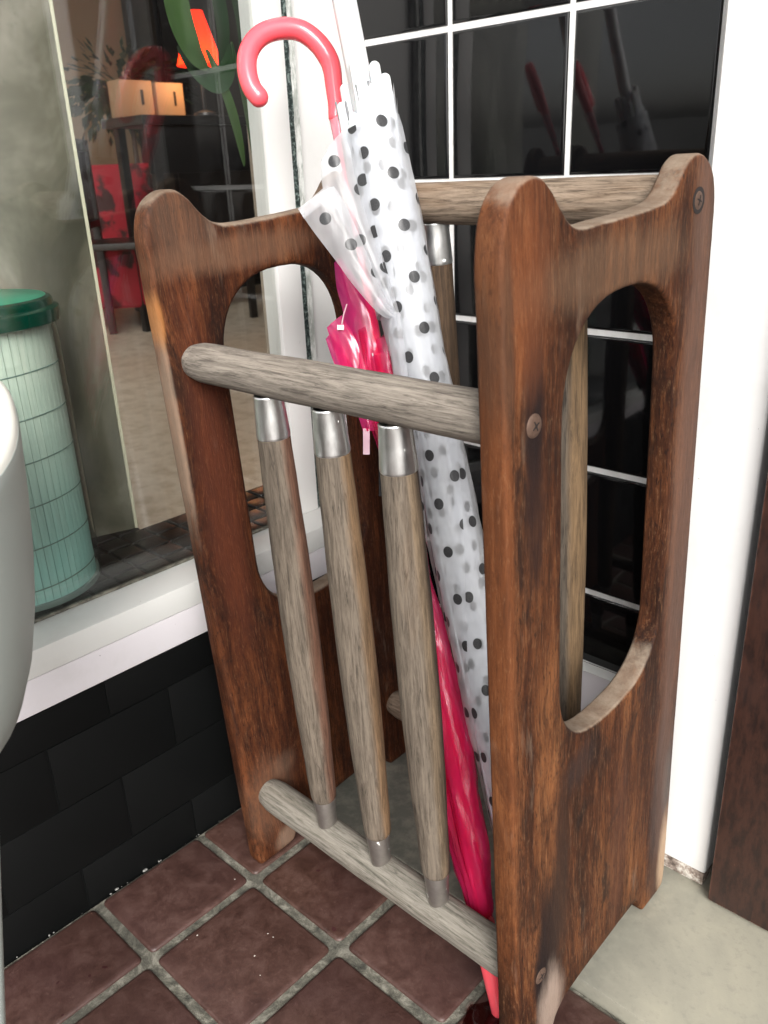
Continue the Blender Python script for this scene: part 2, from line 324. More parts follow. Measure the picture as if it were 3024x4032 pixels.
# ------------------------------------------------------------------ the setting
# outdoor floor: mortar bed with quarry tiles
q = .1347; fx, fy = .1464, -.5305; XW = .0400; YS = -.278
floor = box('floor', (XW + .001, -2.6, -.05), (2.4, YS - .0015, -.0032), M['mortar']); tag(floor, 'red quarry tile floor with sandy mortar joints', kind='structure')
def tile_mesh(sx, sy):
    r_ = .007; pts = []
    for cx, cy, a0 in ((sx / 2 - r_, sy / 2 - r_, 0), (-sx / 2 + r_, sy / 2 - r_, 90), (-sx / 2 + r_, -sy / 2 + r_, 180), (sx / 2 - r_, -sy / 2 + r_, 270)):
        for k in range(4): a = R(a0 + k * 30); pts.append((cx + r_ * math.cos(a) * .8 + r_ * .15 * math.copysign(1, cx), cy + r_ * math.sin(a) * .8 + r_ * .15 * math.copysign(1, cy)))
    lev = [(0, -.012), (.0, -.0022), (.0012, -.0007), (.0035, 0.0)]; vs = []; fs = []; n = len(pts)
    for ins, z in lev:
        for (x, y) in pts: vs.append((x * (1 - 2 * ins / sx), y * (1 - 2 * ins / sy), z))
    for i in range(3):
        for k in range(n): fs.append((i * n + k, i * n + (k + 1) % n, (i + 1) * n + (k + 1) % n, (i + 1) * n + k))
    fs.append(tuple(range(3 * n, 4 * n)))
    me = bpy.data.meshes.new('floor_tile'); me.from_pydata(vs, [], fs); me.update(); me.materials.append(M['floor_tile'])
    for p in me.polygons: p.use_smooth = True
    me.set_sharp_from_angle(angle=R(60)); return me
gw = .0096; cache = {}
for i in range(-1, 13):
    for j in range(-12, 3):
        x0 = fx + i * q + gw / 2; x1 = fx + (i + 1) * q - gw / 2; y0 = fy + j * q + gw / 2; y1 = fy + (j + 1) * q - gw / 2
        x0 = max(x0, XW + .003); y1 = min(y1, YS - .004)
        if x1 - x0 < .03 or y1 - y0 < .03: continue
        key = (round(x1 - x0, 4), round(y1 - y0, 4))
        if key not in cache: cache[key] = tile_mesh(*key)
        o = bpy.data.objects.new('floor_tile', cache[key]); col.objects.link(o); o.parent = floor
        o.location = ((x0 + x1) / 2 + random.uniform(-.0008, .0008), (y0 + y1) / 2 + random.uniform(-.0008, .0008), random.uniform(-.0006, .0006)); o.rotation_euler = (random.uniform(-.004, .004), random.uniform(-.004, .004), random.uniform(-.006, .006))
slab = box('concrete_step', (XW + .001, YS, -.05), (2.4, .05, .013), M['concrete'], bev=.003); tag(slab, 'low pale concrete step along the tiled wall', kind='structure')
ground = mesh('ground', [(-60, -60, -.06), (60, -60, -.06), (60, 60, -.06), (-60, 60, -.06)], [(0, 1, 2, 3)], simple('street_paving', (.16, .155, .145), .8)); tag(ground, 'street paving beyond the tiled porch', kind='structure')

# black glazed tile wall with white grout
PW, PH, XV, ZH = .1498, .152, .1165, .7092; ZB = .157
tw = box('tiled_wall', (-.04, .0022, ZB), (.4585, .20, 2.3), M['grout']); tag(tw, 'shiny black square tile wall with white grout lines', kind='structure')
tc = {}
for i in range(-1, 2):
    for j in range(-4, 10):
        x0 = XV + i * PW + .0026; x1 = XV + (i + 1) * PW - .0026; z0 = ZH + j * PH + .0026; z1 = ZH + (j + 1) * PH - .0026
        z0 = max(z0, ZB + .001)
        if z1 - z0 < .03 or z1 > 2.3: continue
        key = round(z1 - z0, 4)
        if key not in tc:
            bm = bmesh.new(); bmesh.ops.create_cube(bm, size=1)
            for v_ in bm.verts: v_.co = Vector((v_.co.x * (x1 - x0), v_.co.y * .008 + .004, v_.co.z * (z1 - z0)))
            fr_ = [f for f in bm.faces if f.normal.y < -.5]
            bmesh.ops.bevel(bm, geom=[e for f in fr_ for e in f.edges], offset=.0042, segments=4, affect='EDGES', profile=.5)
            me = bpy.data.meshes.new('wall_tile'); bm.to_mesh(me); bm.free(); me.materials.append(M['tile'])
            for p in me.polygons: p.use_smooth = True
            me.set_sharp_from_angle(angle=R(40)); tc[key] = me
        o = bpy.data.objects.new('wall_tile', tc[key]); col.objects.link(o); o.parent = tw
        o.location = ((x0 + x1) / 2, 0, (z0 + z1) / 2); o.rotation_euler = (random.uniform(-.003, .003), 0, random.uniform(-.004, .004))
pl = empty('wall_plinth', (.2, 0, .013)); tag(pl, 'low white painted skirting plinth under the black tiles', 'skirting')
for nm, lo, hi, mt in (('plinth_board', (-.0199 - .2, -.013, .0), (.4575 - .2, .0018, .1425), M['sill_shaded']), ('plinth_cap', (-.0199 - .2, -.0155, .1427), (.4575 - .2, .0019, .1433), M['sill'])):
    box(nm, lo, hi, mt, pl, .0006)
# brick wall under the window
bw = box('brick_wall', (-.10, -2.6, -.05), (XW - .0015, .05, .2545), M['brick']); tag(bw, 'black painted low brick wall under the window sill', kind='structure')
bc = {}
rows = [(.0, .0515, -.537), (.0535, .1335, -.475), (.1355, .2105, -.405), (.2125, .2535, -.335)]
for ri, (z0, z1, ph) in enumerate(rows):
    y = ph - 16 * .1395
    while y < -.02:
        yy1 = min(y + .1395, -.01)
        if y > -2.55 and yy1 - y > .02:
            k = (round(z1 - z0, 4), round(yy1 - y, 3))
            if k not in bc:
                b_ = box('brick', (-.006, -k[1] / 2 + .0012, -k[0] / 2), (.0, k[1] / 2 - .0012, k[0] / 2), M['brick'], None, .0010, 2); bc[k] = b_.data; bpy.data.objects.remove(b_)
            o = bpy.data.objects.new('brick', bc[k]); col.objects.link(o); o.parent = bw; o.location = (XW + random.uniform(-.0006, .0006), (y + yy1) / 2, (z0 + z1) / 2)
        y += .1395
# caulk crumbs at the foot of the brick wall and flecks on the floor
def crumbs(name, items, mat, label):
    bm = bmesh.new()
    for (x, y, z, s) in items:
        mt = Matrix.Translation((x, y, z + s * .3)) @ Matrix.Rotation(random.uniform(0, 3), 4, 'Z') @ Matrix.Diagonal((s * random.uniform(.7, 1.4), s * random.uniform(.7, 1.2), s * .5, 1))
        bmesh.ops.create_icosphere(bm, subdivisions=1, radius=1, matrix=mt)
    me = bpy.data.meshes.new(name); bm.to_mesh(me); bm.free(); o = link(name, me, mat, None, 60); tag(o, label, kind='stuff'); return o
it = [(.214, -.4325, 0, .0008), (.2245, -.4585, 0, .0008), (.246, -.469, 0, .0007), (.16, -.482, 0, .0009), (.315, -.52, 0, .0010), (.29, -.55, 0, .0012), (.13, -.41, 0, .0008), (.36, -.47, 0, .0008)]
for _ in range(6): it.append((random.uniform(.05, .8), random.uniform(-.8, -.29), 0, random.uniform(.0003, .0007)))
crumbs('debris_flecks', it, simple('pale_flecks', (.5, .47, .42), .7), 'tiny pale flecks scattered over the red tiles')
it = []
for k in range(34):
    y = random.uniform(-.62, -.14); s = random.choice([.0005, .0007, .001, .0015]) * (1 if mnoise.noise(Vector((y * 30, 0, 0))) > 0 else .5); it.append((XW + .0012, y, -.001, s))
for y in (-.47, -.468, -.505, -.262, -.258, -.255, -.252, -.25): it.append((XW + .002, y, 0.0005, .0022))
crumbs('sealant_bead', it, simple('old_white_sealant', (.22, .215, .2), .7), 'crumbling whitish sealant along the foot of the black wall')

# ------------------------------------------------------------------ window
win = empty('window', (0, -1.2, .2549)); tag(win, 'shop window with white sill and frame left of the umbrella stand', 'window')
o_ = Vector((0, 1.2, -.2549))
def wb(nm, lo, hi, mt, bev=.001, par=win):
    ob = box(nm, Vector(lo) + o_, Vector(hi) + o_, mt, par, bev); return ob
wb('sill', (-.0165, -2.6, .2926), (.0416, -.0005, .3204), M['sill'], .0012)
wb('sill_apron', (-.0165, -2.6, .2549), (.0412, -.0005, .2920), M['sill_shaded'], .0015)
wb('frame', (-.0185, -.1602, .3206), (-.0065, -.1255, 2.2), M['white'], .001)
wb('frame', (-.055, -2.5, 2.2002), (-.0065, -.1255, 2.3), M['white'], .001)
wb('frame', (-.055, -2.58, .3206), (-.0065, -2.5, 2.2), M['white'], .001)
wb('glass_pane', (-.0155, -2.4995, .3206), (-.0120, -.1606, 2.1995), M['glass'], 0)
wb('glazing_bead', (-.0118, -2.4995, .3206), (-.0075, -.1606, .3236), M['mortar'], .0008)
# ragged dark filler strip beside the frame, and a worn grey moulding next to it
def ragged(name, y0, y1, x, th, mat, amp, z0=.3206, z1=2.2, seed=0):
    vs = []; fs = []; n = 420
    for k in range(n + 1):
        z = z0 + (z1 - z0) * k / n
        a = y0 + amp * mnoise.noise(Vector((z * 55, seed, 0))) + amp * .6 * mnoise.noise(Vector((z * 210, seed, 3))); b = y1 + amp * mnoise.noise(Vector((z * 60, seed + 5, 0))) + amp * .7 * mnoise.noise(Vector((z * 190, seed, 9)))
        xx = x + .0006 * mnoise.noise(Vector((z * 120, seed, 5)))
        for p in ((x - th, a), (xx, a + .0006), (xx, b - .0006), (x - th, b)): vs.append((p[0] + o_[0], p[1] + o_[1], z + o_[2]))
    for k in range(n):
        for e in range(3): fs.append((k * 4 + e, k * 4 + e + 1, k * 4 + e + 5, k * 4 + e + 4))
    return mesh(name, vs, fs, mat, win, 70)
g = G('perished_dark_filler'); v = g.coord(); n1 = g.noise(v, 220, 4, .7)
M['filler'] = g.done(g.principled(color=g.mix(g.mr(n1, .45, .65), (.012, .022, .02), (.2, .25, .23)), rough=.5, normal=g.bump(n1, .8, .002)))
ragged('filler_strip', -.1250, -.1165, -.0085, .02, M['filler'], .0016)
g = G('worn_grey_moulding'); v = g.coord(); n1 = g.noise(g.map(v, (1, 1, .3)), 130, 4, .7)
M['moulding'] = g.done(g.principled(color=g.mix(g.mr(n1, .4, .62), (.72, .73, .7), (.36, .38, .35)), rough=.55, normal=g.bump(n1, .6, .0012)))
ragged('moulding_strip', -.1166, -.1075, -.0095, .02, M['moulding'], .0012, seed=3)
wc = box('corner_wall', (-.10, -.1070, .3206), (-.0230, .0020, 2.3), M['white'], None, .001); tag(wc, 'white painted wall strip between the window and the black tiles', kind='structure')
lint = box('upper_wall', (-.2, -3.2, 2.301), (.0, .2, 3.4), M['white']); tag(lint, 'white wall above the shop window', kind='structure')
lint2 = box('upper_wall', (.0005, .0, 2.301), (2.4, .2, 3.4), M['white']); tag(lint2, 'white wall above the tiles and the door', kind='structure')

# door post and door
pst = empty('door_post', (.492, -.05, .013)); tag(pst, 'white painted door post between the black tiles and the brown door', 'door post')
box('post_board', (-.0335, -.050, .017), (.0355, .049, 2.285), paint_white('scuffed_post_paint', (.8, .8, .79), .5), pst, .004, 3)
g = G('flaking_primer'); v = g.coord(); n1 = g.noise(v, 110, 4, .7)
M['flake'] = g.done(g.principled(color=g.ramp(n1, [(.35, (.1, .075, .06)), (.5, (.3, .24, .2)), (.62, (.62, .58, .52))]), rough=.8, normal=g.bump(n1, 1, .003)))
box('post_foot', (-.032, -.0485, .0002), (.034, .048, .0172), M['flake'], pst, .002)
box('gap_shade_strip', (.0356, -.030, .0004), (.0462, .049, 2.28), simple('gap_shade_grey', (.2, .2, .2), .6), pst, .001)  # grey strip added in the post-to-door gap, its shade painted in
dr = empty('door', (.54, -.09, .016)); tag(dr, 'dark brown painted wooden door at the right edge', 'door')
box('door_leaf', (-.0015, -.0260, .001), (.86, .016, 2.15), M['door'], dr, .0028, 3)
rw = box('wall_right', (1.402, -.08, -.05), (2.4, .2, 2.3), M['white']); tag(rw, 'white wall to the right of the door', kind='structure')
hd = box('wall_above_door', (.5285, -.06, 2.19), (1.401, .2, 2.3), M['white']); tag(hd, 'white wall strip over the brown door', kind='structure')

# ------------------------------------------------------------------ umbrella stand
SO = Vector((0.119345, -0.380886, 0.00035)); SU = Vector((0.99989057, -0.013424692, 0.006214937)); SV = Vector((0.013106332, 0.998727152, 0.048706256)); SZ = Vector((-0.0068608925, -0.0486194713, 0.9987938101))
sm = Matrix.Identity(4)
for i in range(3): sm[i][0] = SU[i]; sm[i][1] = SV[i]; sm[i][2] = SZ[i]; sm[i][3] = SO[i]
st = empty('umbrella_stand', mat=sm); tag(st, 'weathered brown wooden umbrella stand with oval side openings and spindle bars', 'umbrella stand')
WD, TH, DP = .3722, .0201, .2621
ctrl_top = [(.262, .640), (.262, .664), (.2612, .684), (.256, .6995), (.245, .710), (.230, .7148), (.2155, .7105), (.204, .699), (.193, .6905), (.176, .6865), (.13, .6845), (.09, .6838), (.071, .6865), (.0585, .6965), (.0485, .7085), (.037, .7158), (.024, .7155), (.012, .7085), (.0035, .695), (.0, .675), (0, .655)]
ctrl_bot = [(0, .01), (.003, .002), (.012, 0), (.044, 0), (.054, .003), (.061, .014), (.078, .023), (.12, .0265), (.185, .0285), (.203, .026), (.212, .012), (.217, .001), (.226, 0), (.25, 0), (.259, .003), (.262, .012)]
def outline(seed):
    up = [tuple(p) for p in spline([(a, b, 0) for a, b in reversed(ctrl_top)], 5)]
    up = list(reversed(up)); bt = spline([(a, b, 0) for a, b in ctrl_bot], 3)
    back = [(.262, .03 + .6 * k / 18, 0) for k in range(19)]; front = [(0, .64 - .62 * k / 18, 0) for k in range(19)]
    P = [(p[0], p[1]) for p in list(bt) + back + up + front]; out = []
    for (a, b) in P:
        nz = mnoise.noise(Vector((a * 40 + seed, b * 40, seed))) * .0006 + mnoise.noise(Vector((a * 160, b * 160, seed))) * .0003
        out.append((a + (nz if a < .05 or a > .2 else 0), b + (nz if b > .6 or b < .05 else 0)))
    return out
def slot():
    x0, x1, z0, z1 = .0615, .2145, .3000, .6395; P = []
    cx = (x0 + x1) / 2
    for k in range(13): a = math.pi * k / 24; P.append((cx + (x1 - cx) * math.cos(a) ** .8, z1 - .074 + .074 * math.sin(a) ** .9))
    for k in range(12, -1, -1): a = math.pi * k / 24; P.append((cx - (cx - x0) * math.cos(a) ** .8, z1 - .074 + .074 * math.sin(a) ** .9))
    for k in range(13): a = math.pi * k / 24; P.append((cx - (cx - x0) * math.cos(a) ** .72, z0 + .062 - .062 * math.sin(a) ** .95))
    for k in range(12, -1, -1): a = math.pi * k / 24; P.append((cx + (x1 - cx) * math.cos(a) ** .72, z0 + .062 - .062 * math.sin(a) ** .95))
    o = []
    for p in P:
        if not o or (abs(p[0] - o[-1][0]) + abs(p[1] - o[-1][1])) > 2e-4: o.append(p)
    return o
DK = (.012, .008, .008); GR = (.40, .31, .25); OR = (.33, .12, .04); SHEEN = (.13, .075, .055)
rb = [((.352, .030, .5755), (9, .0105, .055), DK, .97), ((.352, .030, .51), (9, .010, .05), (.022, .011, .009), .8), ((.352, .0465, .105), (9, .014, .085), DK, .93), ((.352, .064, .17), (9, .012, .10), (.028, .016, .012), .75), ((.352, .034, .080), (9, .009, .04), DK, .95),
      ((.352, .05, .03), (9, .018, .045), (.34, .26, .21), .75), ((.352, .236, .13), (9, .014, .13), (.045, .03, .026), .8), ((.352, .252, .15), (9, .008, .045), (.09, .085, .08), .7), ((.352, .256, .045), (9, .011, .05), (.46, .33, .22), .8),
      ((.352, .243, .45), (9, .018, .34), SHEEN, .62), ((.352, .09, .275), (9, .02, .018), (.03, .02, .018), .6), ((.352, .12, .655), (9, .10, .02), (.13, .08, .05), .5), ((.352, .025, .66), (9, .02, .06), (.2, .065, .025), .4),  # long back-strip blob puts a grazing sheen into the wood colour
      ((.352, .0, .46), (9, .006, .3), (.24, .08, .028), .3), ((.352, .16, .14), (9, .016, .10), (.075, .032, .02), .5), ((.352, .004, .63), (9, .006, .05), (.05, .03, .02), .6)]
lb = [((0, .03, .08), (9, .03, .05), (.2, .11, .07), .3), ((0, .045, .015), (9, .016, .016), (.26, .18, .13), .55), ((0, .0, .52), (9, .0028, .09), (.40, .29, .21), .45), ((0, .001, .615), (9, .003, .02), (.4, .17, .05), .5),
      ((0, .055, .115), (9, .014, .014), (.2, .14, .1), .15), ((0, .09, .66), (9, .09, .014), (.14, .075, .045), .6), ((0, .03, .45), (9, .02, .16), (.10, .028, .014), .55), ((0, .035, .69), (9, .03, .028), (.10, .062, .042), .5)]
M['panelR'] = wood_panel('weathered_red_brown_wood', 3.1, rb); M['panelL'] = wood_panel('weathered_red_brown_wood_left', 8.4, lb, (.80, .69, .65), .3)
plate('side_panel', outline(2.0), [slot()], TH, .0030, lambda x, y, z: (WD - TH / 2 + z, x, y), M['panelR'], st)
plate('side_panel', outline(5.0), [slot()], TH, .0052, lambda x, y, z: (TH / 2 + z, x, y), M['panelL'], st)
V1, Z1, V2, Z2, Z3 = .0287, .5752, .2329, .6835, .0907
M['railA'] = wood_grey('silver_weathered_wood_rail', 0, 1.0, (.105, .09, .08), (.36, .325, .285), .10); M['railB'] = wood_grey('grey_green_weathered_rail', 0, 5.0, (.115, .110, .092), (.33, .31, .275), .05)
M['railC'] = wood_grey('brownish_weathered_rail', 0, 9.0, (.085, .058, .04), (.36, .285, .22), .4)
def rail(v_, z_, r_, mt, seed, flat=0.86):
    L = WD - 2 * TH; n_ = 26; pr_ = []
    for k in range(n_ + 1):
        t = k / n_; e = min(t, 1 - t) * L; rr = r_ * (flat + (1 - flat) * min(1, (e / .014)) ** .6 if e < .014 else 1); pr_.append((t, rr * (1 + .012 * mnoise.noise(Vector((t * 7, seed, 0))))))
    return revolve('rail', (TH - .0002, v_, z_), (WD - TH + .0002, v_, z_), pr_, mt, st, 40, .03, 50, seed=seed)
rail(V1, Z1, .0172, M['railA'], 1); rail(V2, Z2, .0180, M['railC'], 2); rail(V1, Z3, .0175, M['railB'], 3); rail(V2, Z3, .0170, M['railC'], 4)
sp = [(.1160, .1172, V1, Z1, 0), (.1868, .1931, V1, Z1, 1), (.2562, .2659, V1, Z1, 2), (.1275, .1285, V2, Z2, 3), (.1985, .2, V2, Z2, 4), (.268, .271, V2, Z2, 5)]
for (ut, ub, v_, zt, i) in sp:
    zr = zt - .0165; f = lambda z: (ub + (ut - ub) * (z - .10) / (zt - .02 - .10), v_, z)
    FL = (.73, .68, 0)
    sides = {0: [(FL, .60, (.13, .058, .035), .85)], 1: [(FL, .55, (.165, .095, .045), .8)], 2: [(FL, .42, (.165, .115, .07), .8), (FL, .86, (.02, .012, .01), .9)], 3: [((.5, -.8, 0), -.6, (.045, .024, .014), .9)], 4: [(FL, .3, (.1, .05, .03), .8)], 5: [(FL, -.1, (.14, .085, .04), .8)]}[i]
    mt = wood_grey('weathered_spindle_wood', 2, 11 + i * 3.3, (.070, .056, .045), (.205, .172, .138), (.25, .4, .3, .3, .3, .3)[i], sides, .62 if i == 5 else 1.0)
    z_f = zr - .0355; zb = .1390
    pr_ = [(0, .0112), (.004, .0122), (.012, .0128)] + [(t, lerp_prof([(.0, .0128), (.1, .0138), (.3, .0157), (.5, .0167), (.7, .0162), (.88, .0149), (1, .0137)], t)) for t in [.03 + .97 * k / 20 for k in range(21)]]
    if i in (3, 4): mt = wood_grey('dark_brown_spindle_wood', 2, 11 + i * 3.3, (.03, .019, .012), (.11, .07, .042), .3)  # darker brown wood for two of the back spindles
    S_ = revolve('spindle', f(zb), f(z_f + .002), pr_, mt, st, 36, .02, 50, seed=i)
    A = Vector(f(z_f)); B = Vector(f(zr + .0005)); 
    revolve('ferrule', A, B, [(0, .0138), (.03, .0141), (.06, .0142), (.5, .0131), (.93, .0120), (.97, .0122), (1, .0117), (1.0, .0106), (.86, .0103)], M['alu'], S_, 44, .004, 30, cap=False, seed=i)
    revolve('peg', f(z_f + .02), f(zt - .01), [(0, .0055), (1, .0055)], M['dark'] if i % 2 else mt, S_, 14)
    A = Vector(f(.0985)); B = Vector(f(.1405)); revolve('ferrule', A, B, [(0, .0096), (.1, .0100), (.6, .0106), (.94, .0114), (1, .0110)], M['dull'], S_, 36, .006, 30, seed=i + 7)
def screw(v_, z_, rot, deep=0.0):
    x = WD - deep
    s = revolve('screw', (x - .0008, v_, z_), (x + .0016, v_, z_), [(0, .0074), (.3, .0078), (.6, .0072), (.9, .0050), (1, .0010)], M['screw'], st, 26, .05, 60)
    for a in (rot, rot + 90):
        d = Vector((0, math.cos(R(a)), math.sin(R(a)))); e = Vector((0, -d.z, d.y)); c = Vector((x + .00145, v_, z_)); L = .0036; w_ = .00075
        vs = [c + d * L + e * w_ * .4, c + d * L - e * w_ * .4, c - e * w_, c - d * L - e * w_ * .4, c - d * L + e * w_ * .4, c + e * w_]
        vs = vs + [p + Vector((.00035, 0, 0)) for p in vs]
        mesh('screw_slot', vs, [(6, 7, 8, 9, 10, 11)] + [(k, (k + 1) % 6, 6 + (k + 1) % 6, 6 + k) for k in range(6)], M['dark'], s)
screw(V1 + .0005, Z1 + .0005, 28); screw(V2, Z2, 70, .0007); screw(V1 + .006, Z3 - .002, 10, .0005)
revolve('screw_recess', (WD - .0004, V2, Z2), (WD + .00025, V2, Z2), [(0, .0092), (1, .0092)], M['dark'], st, 28)

# ------------------------------------------------------------------ umbrellas
def frame_for(A, B):
    A = Vector(A); B = Vector(B); z = (B - A).normalized(); x = -CF - z * (-CF.dot(z)); x.normalize(); y = z.cross(x)
    mt = Matrix.Identity(4)
    for i in range(3): mt[i][0] = x[i]; mt[i][1] = y[i]; mt[i][2] = z[i]; mt[i][3] = A[i]
    return mt
def pleats(name, parent, prof, s0, s1, N_, twist, depth, over, mats, bow=lambda s: (0, 0), ns=90, nt=14, seed=0, wr=.0006, jag=0.0):
    bm = bmesh.new(); uvl = bm.loops.layers.uv.new('UVMap'); mi = 0
    for k in range(N_):
        ph = 2 * math.pi * k / N_; grid = []; dth = 2 * math.pi / N_ * (1 + over)
        top = s1 + jag * (random.random() - .5)
        for i in range(ns + 1):
            s = s0 + (top - s0) * i / ns; r = lerp_prof(prof, s); bx, by = bow(s); row = []
            for j in range(nt + 1):
                t = j / nt; th = ph + twist(s) + dth * t
                rad = r * (1 - depth * (1 - t)) + .0009 * math.sin(math.pi * t) + wr * mnoise.noise(Vector((th * 2.2 + k * 3, s * 22, seed))) * (1 + 1.0 * t) + wr * .8 * mnoise.noise(Vector((th * 6 + k, s * 60, seed + 3)))
                v_ = bm.verts.new((rad * math.cos(th) + bx, rad * math.sin(th) + by, s)); row.append((v_, (th * .028 + k * .0171, s)))
            grid.append(row)
        for i in range(ns):
            for j in range(nt):
                q4 = [grid[i][j], grid[i][j + 1], grid[i + 1][j + 1], grid[i + 1][j]]; f = bm.faces.new([a[0] for a in q4]); f.smooth = True
                for l, a in zip(f.loops, q4): l[uvl].uv = a[1]
    me = bpy.data.meshes.new(name); bm.to_mesh(me); bm.free()
    return link(name, me, mats, parent)
def ruled(name, parent_mat_inv, parent, L_, R_, mat, bulge=.004, nt=14, uvs=1.0, k=6, uvoff=(0, 0)):
    Ls = spline(L_, k); Rs = spline(R_, k); n = min(len(Ls), len(Rs)); bm = bmesh.new(); uvl = bm.loops.layers.uv.new('UVMap'); rows = []
    for i in range(n):
        a, b = Ls[i], Rs[i]; row = []
        for j in range(nt + 1):
            t = j / nt; p = a.lerp(b, t) - CF * (bulge * math.sin(math.pi * t) + .0012 * mnoise.noise(Vector((t * 5, i * .25, 4)))); row.append((bm.verts.new(parent_mat_inv @ p), (p - CAM).dot(CR), (p - CAM).dot(CU)))
        rows.append(row)
    for i in range(n - 1):
        for j in range(nt):
            q4 = [rows[i][j], rows[i][j + 1], rows[i + 1][j + 1], rows[i + 1][j]]; f = bm.faces.new([a[0] for a in q4]); f.smooth = True
            for l, a in zip(f.loops, q4): l[uvl].uv = (a[1] * uvs + uvoff[0], a[2] * uvs + uvoff[1])
    me = bpy.data.meshes.new(name); bm.to_mesh(me); bm.free(); return link(name, me, mat, parent)

# -- pink umbrella
PA, PB = Vector((.4455, -.3496, 0.0)), Vector((.137, -.195, .78)); pm = frame_for(PA, PB); pmi = pm.inverted()
pu = empty('umbrella', mat=pm); tag(pu, 'closed pink see-through umbrella with a hooked coral handle, behind the dotted one', 'umbrella', 'umbrellas in the stand')
revolve('tip', (0, 0, 0.0), (0, 0, .095), [(0, .0050), (.03, .0066), (.4, .0085), (.92, .0115), (1, .0100)], M['handle'], pu, 24)
revolve('shaft', (0, 0, .09), (0, 0, .835), [(0, .0042), (1, .0042)], simple('pink_painted_shaft', (.95, .16, .24), .3), pu, 14)
prof = [(.085, .010), (.105, .0135), (.16, .0195), (.25, .0215), (.33, .0165), (.42, .0105), (.49, .0115), (.56, .020), (.60, .024), (.66, .022)]
pleats('canopy', pu, prof, .085, .63, 8, lambda s: -3.2 * (s - .1), .55, .7, M['pink'], nt=12, seed=2, wr=.0017, jag=.03)
pleats('inner_canopy', pu, [(a, b * .6) for a, b in prof], .09, .60, 6, lambda s: 2.5 * s, .5, .6, M['pink'], nt=8, ns=60, seed=5, wr=.001)
for k in range(8):
    a = R(45 * k + 10); revolve('rib', (.004 * math.cos(a), .004 * math.sin(a), .10), (.012 * math.cos(a), .012 * math.sin(a), .62), [(0, .0011), (1, .0011)], simple('thin_steel_rib', (.5, .45, .47), .3, metal=.8) if k == 0 else bpy.data.materials['thin_steel_rib'], pu, 6)
ruled('canopy_flap', pmi, pu, [(.1711, -.2404, .6469), (.1775, -.2452, .625), (.1873, -.2485, .6052), (.1905, -.252, .585), (.202, -.262, .5531)], [(.178, -.236, .6500), (.200, -.236, .6262), (.218, -.236, .6005), (.224, -.240, .575), (.230, -.2450, .5482)], M['pinkflap'], .006)
ruled('canopy_flap', pmi, pu, [(.1799, -.2632, .5916), (.1865, -.2640, .5772), (.1989, -.2656, .5551), (.213, -.2665, .528), (.2268, -.2694, .5009)], [(.189, -.252, .6020), (.205, -.253, .5845), (.217, -.254, .5600), (.226, -.256, .533), (.236, -.2595, .5011)], M['pinkflap'], .003)
ruled('canopy_flap', pmi, pu, [(.176, -.262, .5805), (.186, -.2655, .566), (.1975, -.2668, .5480), (.21, -.269, .53)], [(.184, -.256, .5900), (.196, -.258, .5745), (.207, -.260, .553), (.216, -.264, .53)], M['pinkflap'], .002)
# hook handle, from the shaft up and over to the left
hk = [(.1408, -.1985, .7720), (.1378, -.1945, .7832), (.1325, -.1905, .7978), (.1272, -.1866, .8124), (.1213, -.1852, .8231), (.1119, -.1888, .8364), (.1018, -.1978, .8463), (.0933, -.2106, .8489), (.0859, -.2267, .8456), (.0827, -.2394, .8377), (.0831, -.2492, .8261), (.0872, -.2548, .8119), (.093, -.2561, .7989), (.0990, -.2538, .7905)]
hs_ = spline(hk, 5); rr = []
for i in range(len(hs_)): t = i / (len(hs_) - 1); rr.append(.0068 + (.0093 - .0068) * min(1, t / .32) if t < .32 else .0093 if t < .6 else .0093 - .0012 * (t - .6))
tube('handle', [pmi @ p for p in hs_], rr, M['handle'], pu, 26)
tube('collar', [pmi @ Vector(p) for p in ((.1545, -.2045, .7375), (.149, -.2017, .7515), (.1440, -.199, .7640), (.1405, -.1972, .7720))], [.0058, .0064, .0070, .0072], M['collar'], pu, 20)
clasp_c = Vector((.2345, -.2650, .4930)); cl = empty('clasp_holder')
bpy.data.objects.remove(cl)
bx_ = bpy.data.objects
def slab_at(name, c, hx_, hy_, hz_, mat, parent, inv, bev=.0006):
    bm = bmesh.new(); bmesh.ops.create_cube(bm, size=1)
    for v_ in bm.verts:
        p = Vector(c) + CR * v_.co.x * hx_ + CU * v_.co.y * hy_ - CF * v_.co.z * hz_; v_.co = inv @ p
    bmesh.ops.bevel(bm, geom=list(bm.edges), offset=bev, segments=2, affect='EDGES'); me = bpy.data.meshes.new(name); bm.to_mesh(me); bm.free()
    return link(name, me, mat, parent, 40)
M['clearwhite'] = (lambda g: g.done(g.n('MixShader', {0: .5, 1: g.n('BsdfTransparent', {0: (1, .85, .9, 1)}), 2: g.principled(color=(.85, .6, .68), rough=.2)})))(G('clear_white_plastic'))

# -- dotted umbrella
DA, DB = Vector((.4545, -.3017, .0)), Vector((.1930, -.2220, .8139)); dm = frame_for(DA, DB); dmi = dm.inverted(); DL = (DB - DA).length
du = empty('umbrella', mat=dm); tag(du, 'closed frosted white umbrella with black polka dots leaning in the stand', 'umbrella', 'umbrellas in the stand')
bow = lambda s: (0,   .0055 * math.sin(math.pi * min(1, max(0, s / .86))) ** 1.5)
revolve('tip', (0, 0, 0), (0, 0, .075), [(0, .0045), (.1, .006), (.9, .009), (1, .008)], M['plastic'], du, 20)
revolve('shaft', (0, 0, .07), (0, 0, 1.12), [(0, .0055), (.62, .0062), (.64, .0102), (1, .0104)], M['plastic'], du, 24)
dp = [(.06, .008), (.12, .013), (.2, .0175), (.3, .0225), (.42, .0255), (.52, .0250), (.60, .0258), (.68, .0285), (.74, .0305), (.79, .0292), (.815, .0280), (.86, .0265)]
